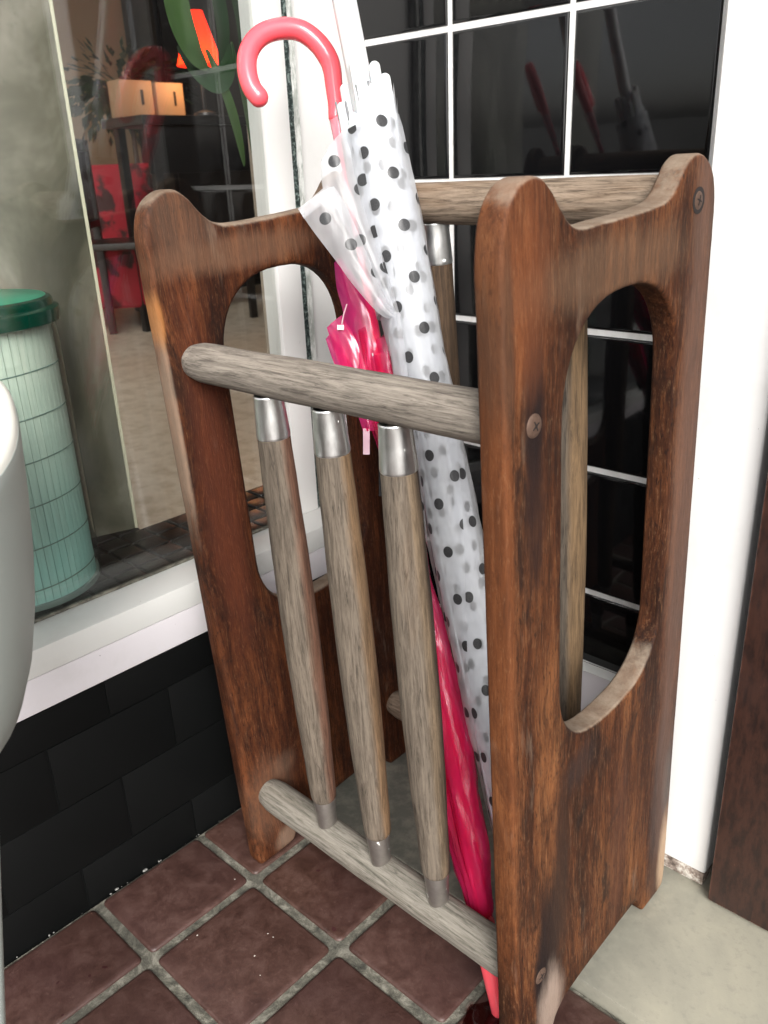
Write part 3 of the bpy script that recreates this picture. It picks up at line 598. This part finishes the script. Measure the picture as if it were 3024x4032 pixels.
def tw_(s): return -6.2 * max(0, .56 - s) + .6 + (0.25 * (s - .56) * 3 if s > .56 else 0)
pleats('canopy', du, dp, .065, .801, 4, lambda s: -tw_(s) * -1.0, .16, .22, M['dot1'], bow, ns=130, nt=16, seed=1, wr=.0009, jag=.012)
pleats('inner_canopy', du, [(a, b * .82) for a, b in dp], .07, .800, 3, lambda s: 1.0 + 3 * s, .3, .4, M['dot2'], bow, ns=80, nt=14, seed=9, wr=.0012, jag=.01)
FW = lambda P: [Vector(p) for p in P]
ruled('canopy_flap', dmi, du, FW([(.1931, -.2995, .6974), (.205, -.2969, .6818), (.2268, -.2911, .6553), (.2428, -.2869, .6353), (.2627, -.28, .6137), (.272, -.274, .6085)]), FW([(.2150, -.2775, .7140), (.2240, -.2740, .7000), (.2405, -.2730, .6700), (.2530, -.2710, .6450), (.2670, -.2700, .6210), (.2745, -.2695, .6100)]), M['dot1'], .004, uvoff=(.006, .013))
ruled('flap_hem', dmi, du, FW([(.1931, -.2997, .6976), (.1972, -.2900, .7040), (.2030, -.2810, .7115), (.2065, -.2765, .7150)]), FW([(.1990, -.2990, .6895), (.2030, -.2890, .6965), (.2090, -.2800, .7035), (.2140, -.2755, .7085)]), M['hem'], .0015)
ruled('canopy_flap', dmi, du, FW([(.2000, -.2760, .7345), (.2070, -.2810, .7080), (.2300, -.2750, .6750), (.2460, -.2740, .6480), (.2600, -.2735, .6270), (.2720, -.2720, .6110)]), FW([(.2080, -.2520, .7600), (.2250, -.2570, .7200), (.2400, -.2580, .6830), (.2510, -.2590, .6580), (.2620, -.2620, .6350), (.2740, -.2660, .6120)]), M['dot1'], .005, uvoff=(.02, .03))
ruled('canopy_flap', dmi, du, FW([(.2700, -.2740, .6130), (.2680, -.2745, .5980), (.2700, -.2745, .5780), (.2745, -.2755, .5560), (.2800, -.2765, .5350)]), FW([(.2780, -.2690, .6135), (.2800, -.2690, .5960), (.2830, -.2700, .5760), (.2870, -.2710, .5540), (.2910, -.2720, .5320)]), M['dot1'], .004, uvoff=(.0, .0))
# strap and snap button
sb_ = []
for k in range(0, 33):
    a = R(-150 + 110 * k / 32); sb_.append(a)
vs = []; fs = []
for k, a in enumerate(sb_):
    s_ = .655 + .008 * math.sin(a + .5); r_ = lerp_prof(dp, s_) + .0012; bx0, by0 = bow(s_)
    for dz in (-.006, .006): vs.append((r_ * math.cos(a) + bx0, r_ * math.sin(a) + by0, s_ + dz))
for k in range(32): fs.append((2 * k, 2 * k + 2, 2 * k + 3, 2 * k + 1))
mesh('strap', vs, fs, M['hem'], du, 60)
a0 = R(-62); r_ = lerp_prof(dp, .652) + .002
revolve('snap_button', (r_ * math.cos(a0), r_ * math.sin(a0) + .006, .652), ((r_ + .003) * math.cos(a0), (r_ + .003) * math.sin(a0) + .006, .652), [(0, .0052), (.7, .0052), (1, .004)], M['clearwhite'], du, 20)
# rib ends standing round the shaft
for k, (a, rad, s_, h) in enumerate([(a_, b_ * .86, c_, d_ - .007) for a_, b_, c_, d_ in [(-82, .0230, .785, .042), (-50, .0195, .780, .034), (-16, .0165, .790, .066), (14, .0190, .79, .042), (42, .0205, .79, .060), (74, .0230, .79, .052), (100, .0215, .785, .045), (130, .019, .79, .05), (180, .019, .79, .054), (-125, .0195, .79, .056)]]):
    ca, sa = math.cos(R(a)), math.sin(R(a)); w_ = .0046; b_ = Vector((rad * ca, rad * sa, s_ - .004)); tpt = Vector((rad * ca * 1.04, rad * sa * 1.04 + .001, s_ + h))
    rib = tube('rib_end', [b_, b_.lerp(tpt, .5), tpt], [.0046, .0050, .0047], M['plastic'], du, 14)
    tube('rib_notch', [b_ + Vector((ca * .0040, sa * .0040, .030)), b_ + Vector((ca * .0044, sa * .0044, .044))], [.0011, .0011], simple('rib_slot_grey', (.16, .165, .17), .5) if k == 0 else bpy.data.materials['rib_slot_grey'], rib, 8)
    tube('rib', [(rad * .5 * ca, rad * .5 * sa, .12), (rad * .8 * ca, rad * .8 * sa + .005, .5), tuple(b_)], .0014, M['plastic'], du, 8)
# torn plastic points poking up between the rib ends
for k, a in enumerate((60, 72, 40, -60, -20, 5)):
    ca, sa = math.cos(R(a)), math.sin(R(a)); r0 = .0235; t = Vector((-sa, ca, 0)); b = Vector((ca * r0, sa * r0, .790)); hh = (.040, .030, .026, .020, .024, .022)[k]
    mesh('canopy_point', [b - t * .008, b + t * .008, b + t * .006 + Vector((ca * .004, sa * .004, hh)), b + t * .001 + Vector((ca * .003, sa * .003, hh * .62)), b - t * .004 + Vector((0, 0, hh * .5))], [(0, 1, 2, 3, 4)], M['hem'], du)

# small fittings of the pink umbrella
slab_at('clasp', (.2315, -.2705, .4925), .004, .022, .003, M['clearwhite'], pu, pmi, .001)
slab_at('strap', (.2475, -.2640, .4560), .0105, .028, .003, simple('black_velcro', (.012, .012, .013), .9), pu, pmi, .0008)
tp = [Vector((.2005, -.2560, .6130)), Vector((.1975, -.2578, .6040)), Vector((.1960, -.2590, .5955))]
tube('price_tag_thread', [pmi @ p for p in tp], .0007, M['clearwhite'], pu, 8)
slab_at('price_tag_stub', (.1950, -.2600, .5925), .0045, .0028, .0015, M['clearwhite'], pu, pmi, .0008)

# water spilt round the umbrella tip
pw = []; cx, cy = .452, -.365
ring_ = [(cx + (.030 + .009 * mnoise.noise(Vector((math.cos(R(a)) * 1.7, math.sin(R(a)) * 1.7, 1)))) * math.cos(R(a)) * 1.0, cy + (.030 + .012 * mnoise.noise(Vector((math.cos(R(a)) * 2, math.sin(R(a)) * 2, 4)))) * math.sin(R(a))) for a in range(0, 360, 12)]
g = G('water_film'); fr = g.schlick(.9)
M['water'] = g.done(g.n('MixShader', {0: fr, 1: g.n('BsdfTransparent', {0: (.42, .2, .2, 1)}), 2: g.n('BsdfGlossy', {'Roughness': .02})}))
n = len(ring_); vs = [(x, y, .0008) for x, y in ring_] + [(cx + (x - cx) * .93, cy + (y - cy) * .93, .0014) for x, y in ring_]
pd = mesh('water_puddle', vs, [(k, (k + 1) % n, n + (k + 1) % n, n + k) for k in range(n)] + [tuple(range(n, 2 * n))], M['water'], None, 60); tag(pd, 'small puddle of water round the pink umbrella tip', kind='stuff')

# ------------------------------------------------------------------ grey bowl on a leg, close to the camera at the left edge
bo = empty('stool', (.2273, -.6895, 0)); tag(bo, 'pale grey moulded stool with a white top at the left edge', 'stool')
M['bowl'] = (lambda g: g.done(g.principled(color=(.50, .56, .53), rough=.5, normal=g.bump(g.noise(g.coord(), 30, 3), .1, .001))))(G('pale_grey_glazed_plastic'))
def bowl_part(name, prof, mat, n=64):
    hv = Vector((-.9238, .3829, 0)); lv = Vector((-hv.y, hv.x, 0)); vs = []; fs = []
    for (k, z) in prof:
        for i in range(n):
            a = 2 * math.pi * i / n; c_, s_ = math.cos(a), math.sin(a); r0 = (abs(c_) ** 2.6 + abs(s_) ** 2.6) ** (-1 / 2.6)
            vs.append(hv * (.20 * k * r0 * c_) + lv * (.10 * k ** 1.0 * r0 * s_) + Vector((0, 0, z)))
    for j in range(len(prof) - 1):
        for i in range(n): fs.append((j * n + i, j * n + (i + 1) % n, (j + 1) * n + (i + 1) % n, (j + 1) * n + i))
    fs.append(tuple(range((len(prof) - 1) * n, len(prof) * n)))
    return mesh(name, vs, fs, mat, bo, 60)
bowl_part('stool_shell', [(.25, .414), (.46, .418), (.63, .430), (.755, .450), (.835, .473), (.895, .500), (.94, .530), (.972, .560), (.99, .585), (.997, .594), (1.0, .598), (.995, .6015)], M['bowl'])
bowl_part('seat_top', [(.994, .6012), (.985, .6035), (.965, .6045), (.93, .6035), (.5, .598), (.05, .5975)], simple('cream_seat', (.72, .72, .66), .4))
for (x, y) in ((.3734, -.7636),):
    t_ = Vector((.2273 + (x - .2273) * .25, -.6895 + (y + .6895) * .25, .42)); f_ = Vector((x, y, 0))
    if x > .35: t_ = Vector((.2700, -.6700, .42)); f_ = Vector((.3505, -.7771, 0))
    lg = revolve('leg', f_ - bo.location, t_ - bo.location, [(0, .010), (.01, .013), (1, .017)], M['bowl'], bo, 24)

# ------------------------------------------------------------------ inside the shop window
LZ = .3175
led = box('window_ledge', (-.1475, -2.5, .05), (-.0168, .0, LZ - .003), simple('dark_ledge_bed', (.03, .027, .022), .8)); box('ledge_board', (-.30, -2.5, .05), (-.1477, -.3062, LZ - .003), bpy.data.materials['dark_ledge_bed'], led); tag(led, 'dark inner ledge behind the window glass', kind='structure')
g = G('dark_mosaic_tile'); v = g.coord(); n1 = g.noise(v, 80, 4, .6); M['mosaic'] = g.done(g.principled(color=g.mix(n1, (.009, .0075, .007), (.022, .018, .016)), rough=.28, normal=g.bump(n1, .5, .001)))
mb = box('mosaic_tile', (-.0145, -.0152, -.004), (.0145, .0152, .0015), M['mosaic'], None, .0026, 3); mm = mb.data; bpy.data.objects.remove(mb)
for i in range(6):
    for j in range(32):
        yy = -.2535 - .0333 * (j - 6) + (i % 2) * 0; xx = -.0455 - .0315 * i + .013
        if yy > -.02: continue
        if i > 3 and yy > -.30: continue
        o = bpy.data.objects.new('mosaic_tile', mm); col.objects.link(o); o.parent = led; o.location = (xx, yy, LZ - .0015); o.rotation_euler = (random.uniform(-.05, .05), random.uniform(-.03, .03), random.uniform(-.04, .04))
# foggy panel
g = G('foggy_grey_green_panel'); v = g.coord(); n1 = g.noise(g.map(v, (1, 1, .55)), 7, 5, .6, .8); n2 = g.noise(v, 60, 4, .6); sy = g.n('SeparateXYZ', {0: v}, o=1)
c = g.ramp(n1, [(.36, (.04, .04, .028)), (.5, (.115, .108, .08)), (.64, (.27, .25, .21))]); c = g.mix(g.mr(g.math('ADD', sy, g.math('MULTIPLY', g.math('SUBTRACT', n1, .5), .12)), -.03, -.15), c, g.mix(g.mr(n1, .4, .62), (.20, .19, .16), (.46, .44, .39))); c = g.mix(g.math('MULTIPLY', g.mr(n2, .6, .7), .2), c, (.06, .07, .05))
M['fog'] = g.done(g.principled(color=c, rough=.32, normal=g.bump(n1, .1, .002)))
fp = empty('display_panel', (-.1475, -.3055, LZ)); fp.rotation_euler = (0, 0, R(-16.5)); tag(fp, 'foggy grey-green standing panel behind the glass, left of the stand', 'panel')
box('panel_sheet', (-.012, -.55, .0005), (.0, -.004, 1.75), M['fog'], fp, .001); box('panel_edge', (-.003, -.0038, .0005), (.0, .0, 1.75), simple('cream_panel_edge', (.45, .43, .32), .4), fp, .0008)
# jar with blind
JX, JY = -.108, -.472
jar = empty('glass_jar', (JX, JY, LZ + .001)); tag(jar, 'glass jar with green lid lined with teal slatted bamboo, behind the window', 'jar')
HJ = .285
revolve('jar_wall', (0, 0, .0), (0, 0, HJ), [(0, .0795), (.012, .0815), (.03, .0818), (.93, .0818), (1, .080)], M['jarglass'], jar, 72, 0, 30, cap=False)
revolve('jar_base', (0, 0, .0), (0, 0, .006), [(0, .079), (1, .079)], simple('jar_base_grey_green', (.2, .24, .22), .4), jar, 48)  # plain grey-green disc as the jar base
g = G('teal_tinted_bamboo'); v = g.n('TexCoord', o=3); wz = g.n('SeparateXYZ', {0: v}, o=2); n1 = g.noise(g.map(v, (1, 1, .08)), 260, 4, .6); n2 = g.noise(v, 16, 3)
c = g.mix(g.mr(wz, .26, .0), (.66, .69, .60), (.34, .60, .55)); c = g.mix(g.math('MULTIPLY', g.mr(n1, .4, .7), .3), c, (.18, .26, .21)); c = g.mix(g.math('MULTIPLY', g.mr(n2, .45, .7), .3), c, (.42, .5, .44))
M['bamboo'] = g.done(g.principled(color=c, rough=.5)); M['thread'] = simple('grey_green_thread', (.16, .22, .19), .8)
NS = 58; dth = 2 * math.pi / NS; vs = []
rr_ = .0755; a1 = dth * .46
for (a, r_) in ((-a1, rr_), (a1, rr_), (a1, rr_ - .0015), (-a1, rr_ - .0015)):
    for z in (.004, HJ - .004): vs.append((r_ * math.cos(a), r_ * math.sin(a), z))
mb = mesh('slat', vs, [(0, 2, 3, 1), (2, 4, 5, 3), (4, 6, 7, 5), (6, 0, 1, 7)], M['bamboo']); sm_ = mb.data; bpy.data.objects.remove(mb)
for k in range(NS):
    o = bpy.data.objects.new('slat', sm_); col.objects.link(o); o.parent = jar; o.rotation_euler = (0, 0, dth * k)
revolve('blind_backing', (0, 0, .004), (0, 0, HJ - .004), [(0, .0735), (1, .0735)], simple('dark_backing', (.2, .28, .26), .9), jar, 48, cap=False)
for z in (.022, .066, .110, .1545, .197, .240):
    vs = []; fs = []
    for k in range(96):
        a = 2 * math.pi * k / 96
        for (dr_, dz) in ((.0, -.0007), (.0007, 0), (0, .0007)): vs.append(((rr_ + .0002 + dr_) * math.cos(a), (rr_ + .0002 + dr_) * math.sin(a), z + dz + .0012 * math.sin(a * 3)))
    for k in range(96):
        for e in range(2): fs.append((k * 3 + e, ((k + 1) % 96) * 3 + e, ((k + 1) % 96) * 3 + e + 1, k * 3 + e + 1))
    mesh('binding_thread', vs, fs, M['thread'], jar)
lid = revolve('lid', (0, 0, HJ - .003), (0, 0, HJ + .0205), [(0, .0845), (.04, .0862), (.35, .0866), (.55, .0862), (.62, .0830), (.66, .0815), (.85, .0812), (.95, .0800), (1, .0770), (1.0, .001)], simple('dark_green_enamel', (.0, .036, .022), .15, coat=.2, coatr=.05), jar, 80, 0, 35)
revolve('lid_top', (0, 0, HJ + .0207), (0, 0, HJ + .0215), [(0, .0755), (1, .0745)], simple('green_lid_face', (.05, .27, .17), .35), lid, 64)

# room
tan = (.38, .27, .16)
rf = box('shop_floor', (-4.4, -1.6, -.05), (-.31, 4.6, .0), None)
g = G('beige_vinyl_floor'); v = g.coord(); n1 = g.noise(v, 1.6, 4, .6); n2 = g.noise(v, 14, 4, .7)
rf.data.materials.append(g.done(g.principled(color=g.mix(g.mr(n2, .4, .7), g.mix(n1, (.55, .44, .32), (.78, .70, .58)), (.48, .39, .28)), rough=.4))); tag(rf, 'beige shop floor inside the window', kind='structure')
for nm, lo, hi, c in (('shop_wall', (-4.5, -1.6, 0), (-4.4, 4.6, 2.7), (.42, .29, .18)), ('shop_wall', (-4.4, 4.6, 0), (-.1, 4.7, 2.7), (.40, .28, .17)), ('shop_ceiling', (-.8, -1.6, 2.7), (-.1, 4.6, 2.8), (.3, .28, .25)), ('shop_ceiling', (-4.4, -1.6, 2.7), (-1.75, 4.6, 2.8), (.3, .28, .25)), ('shop_wall', (-.30, .05, 0), (-.2, 4.6, 2.7), (.34, .28, .22))):  # gap between the unseen ceiling pieces is added to let daylight in
    o = box(nm, lo, hi, simple(nm + '_paint', c, .7)); tag(o, 'tan wall inside the shop' if nm == 'shop_wall' else 'shop ceiling', kind='structure')
black = simple('black_furniture', (.008, .008, .009), .35)
cb = empty('cabinet', (-4.1, 2.2, 0)); tag(cb, 'tall black cabinet at the back of the shop', 'cabinet')
box('cabinet_body', (-.28, .25, .0), (.05, 2.2, 2.1), black, cb, .01); box('cabinet_door', (.052, .28, .05), (.07, 1.1, 2.05), black, cb, .004); box('cabinet_door', (.052, 1.13, .05), (.07, 2.15, 2.05), black, cb, .004)
tb = empty('table', (-2.8, 2.1, 0)); tag(tb, 'black high table with a red lamp inside the shop', 'table')
box('table_top', (-.35, -.62, .945), (.0, .9, .985), black, tb, .004); box('front_board', (-.03, -.60, .74), (-.012, .88, .944), black, tb, .002)
for x in (-.32, -.05):
    for y in (-.58, .84): box('leg', (x, y, 0), (x + .04, y + .04, .944), black, tb, .002)
woodm = simple('pale_box_wood', (.30, .19, .11), .6)
for k, (y0, wd_, hh, lb_) in enumerate(((1.50, .17, .155, 'pale wooden storage box at the left end of the table'), (1.69, .15, .15, 'pale wooden storage box next to the red lamp'))):
    bxo = empty('storage_box', (-2.98, y0, .985)); tag(bxo, lb_, 'box', 'wooden boxes on the black table')
    box('box_body', (-.1, 0, .001), (.0, wd_, hh), woodm, bxo, .003); box('hand_hole', (.0005, wd_ * .62, hh * .35), (.003, wd_ * .70, hh * .75), M['dark'], bxo, .001)
lp = empty('table_lamp', (-2.83, 1.845, .985)); tag(lp, 'small lit table lamp with a red shade on the black table', 'lamp')
revolve('lamp_base', (0, 0, .001), (0, 0, .025), [(0, .055), (.5, .05), (1, .012)], black, lp, 24); revolve('lamp_stem', (0, 0, .02), (0, 0, .25), [(0, .008), (1, .008)], black, lp, 12)
g = G('red_lit_shade'); sh = g.n('MixShader', {0: .5, 1: g.n('BsdfTranslucent', {0: (1, .05, .02, 1)}), 2: g.n('Emission', {0: (1, .03, .01, 1), 1: 2.4})}); M['shade'] = g.done(sh)
revolve('lamp_shade', (0, 0, .21), (0, 0, .43), [(0, .105), (1, .035)], M['shade'], lp, 32, cap=False)
bulb = revolve('bulb', (0, 0, .20), (0, 0, .27), [(0, .012), (.3, .03), (.7, .03), (1, .012)], (lambda g: g.done(g.n('Emission', {0: (1, .55, .2, 1), 1: 20})))(G('warm_bulb')), lp, 16)
ll = bpy.data.lights.new('lamp_light', 'POINT'); ll.energy = 2.2; ll.color = (1, .55, .25); ll.shadow_soft_size = .05; lo_ = bpy.data.objects.new('lamp_light', ll); col.objects.link(lo_); lo_.parent = lp; lo_.location = (.0, .0, .17)
def chair(x, y, rz, label, colr):
    t = empty('chair', (x, y, 0)); t.rotation_euler = (0, 0, rz); tag(t, label, 'chair', 'slat back chairs inside the shop'); mt = simple('chair_wood', colr, .4)
    box('seat', (-.2, -.2, .43), (.2, .2, .46), mt, t, .006)
    for a in (-.19, .155):
        for b in (-.19, .155): box('leg', (a, b, 0), (a + .035, b + .035, .43 if a > 0 else .90), mt, t, .003)
    box('top_rail', (-.19, -.154, .85), (-.155, .154, .90), mt, t, .003); box('lower_rail', (-.19, -.154, .52), (-.155, .154, .55), mt, t, .003)
    for k in range(6): box('back_slat', (-.18, -.135 + k * .046, .551), (-.165, -.115 + k * .046, .849), mt, t, .002)
    return t
chair(-2.95, 1.42, R(50), 'dark slat back chair at the left end of the black table', (.02, .014, .012)); chair(-2.75, 2.25, R(170), 'dark slat back chair near the window frame', (.015, .012, .01))
ac = empty('armchair', (-3.45, 1.55, 0)); ac.rotation_euler = (0, 0, R(-40)); tag(ac, 'red upholstered armchair standing inside the shop', 'armchair')
g = G('red_patterned_cloth'); v = g.coord(); n1 = g.noise(v, 7, 3, .6); M['redcloth'] = g.done(g.principled(color=g.mix(g.mr(n1, .5, .6), (.30, .010, .02), (.04, .012, .01)), rough=.8))
box('seat', (-.3, -.28, .12), (.3, .28, .42), M['redcloth'], ac, .04, 3); box('backrest', (-.34, -.30, .12), (-.18, .30, .80), M['redcloth'], ac, .05, 3)
for s in (-1, 1): box('armrest', (-.28, s * .33 - .06, .08), (.30, s * .33 + .06, .58), M['redcloth'], ac, .04, 3)
for a in (-.26, .22):
    for b in (-.3, .26): box('leg', (a, b, 0), (a + .04, b + .04, .12), black, ac, .002)

# hanging plant behind the glass
hp = empty('hanging_plant', (-.17, -.12, 1.25)); tag(hp, 'hanging green plant with long leaves behind the window glass', 'plant')
g = G('green_leaf'); v = g.coord(); n1 = g.noise(v, 50, 3); M['leaf'] = g.done(g.n('MixShader', {0: .3, 1: g.principled(color=g.mix(n1, (.03, .065, .02), (.06, .11, .04)), rough=.35), 2: g.n('BsdfTranslucent', {0: (.08, .17, .04, 1)})}))
g = G('dark_green_leaf'); M['leaf2'] = g.done(g.principled(color=(.012, .035, .012), rough=.35))
def leaf(pts, wid, nrm, mt, fold=.15):
    P = spline(pts, 6); n = len(P); vs = []; fs = []; nrm = Vector(nrm)
    for i, p in enumerate(P):
        t = i / (n - 1); tg = (P[min(i + 1, n - 1)] - P[max(i - 1, 0)]).normalized(); sd_ = tg.cross(nrm).normalized(); up = sd_.cross(tg); ww = wid * (math.sin(math.pi * min(1, t * .92 + .06)) ** .7)
        for e in (-1, -.5, 0, .5, 1): vs.append(p - Vector(hp.location) + sd_ * ww * e + up * (abs(e) * ww * fold))
    for i in range(n - 1):
        for e in range(4): fs.append((i * 5 + e, i * 5 + e + 1, i * 5 + e + 6, i * 5 + e + 5))
    return mesh('leaf', vs, fs, mt, hp, 80)
leaf([(-.125, -.176, 1.00), (-.118, -.180, .94), (-.114, -.180, .89), (-.112, -.168, .855), (-.115, -.148, .838)], .0165, (1, 0, .1), M['leaf'])
leaf([(-.13, -.172, .862), (-.122, -.158, .838), (-.12, -.135, .826), (-.125, -.112, .840), (-.13, -.098, .868)], .0135, (1, 0, .2), M['leaf2'])
leaf([(-.14, -.116, 1.02), (-.135, -.112, .94), (-.13, -.110, .88), (-.135, -.114, .845)], .014, (1, .3, 0), M['leaf2'])
leaf([(-.14, -.086, 1.03), (-.13, -.082, .95), (-.125, -.078, .89), (-.125, -.085, .85)], .018, (1, 0, 0), M['leaf2'])
leaf([(-.13, -.135, .86), (-.12, -.122, .815), (-.118, -.112, .775), (-.12, -.104, .735)], .0085, (1, .2, .1), M['leaf'])
leaf([(-.13, -.098, .87), (-.125, -.090, .80), (-.125, -.084, .75), (-.13, -.078, .70)], .007, (1, .4, .1), M['leaf'])
revolve('stem', (0, 0, -.30), (0, 0, .0), [(0, .003), (1, .004)], M['leaf2'], hp, 8); revolve('pot', (0, 0, .0), (0, 0, .12), [(0, .05), (1, .075)], simple('dark_plant_pot', (.05, .04, .035), .6), hp, 24)

pp = empty('potted_plant', (-3.75, 2.02, 0)); tag(pp, 'dark leafy potted plant by the tan wall inside the shop', 'plant')
revolve('pot', (0, 0, .001), (0, 0, .45), [(0, .13), (.9, .17), (1, .17)], simple('dark_pot', (.03, .025, .022), .5), pp, 28)
revolve('stem', (0, 0, .40), (0, 0, 1.25), [(0, .02), (1, .008)], simple('brown_stem', (.05, .03, .02), .7), pp, 10)
vs = []; fs = []; rnd_ = random.Random(4)
for k in range(480):
    d = Vector((rnd_.gauss(0, 1), rnd_.gauss(0, 1), rnd_.gauss(0, .8))).normalized(); c_ = Vector((0, -.05, 1.17)) + Vector((d.x * .30, d.y * .42, d.z * .24)) * rnd_.uniform(.15, 1); t_ = (d + Vector((0, 0, -.5))).normalized() * rnd_.uniform(.05, .10); sd2 = t_.cross(Vector((rnd_.random(), rnd_.random(), 1))).normalized() * .02; b0 = len(vs)
    vs += [c_, c_ + t_ * .5 + sd2, c_ + t_, c_ + t_ * .5 - sd2]; fs.append((b0, b0 + 1, b0 + 2, b0 + 3))
cr_ = mesh('crown', vs, fs, simple('dark_leaf', (.015, .03, .01), .5), pp); cr_['kind'] = 'stuff'
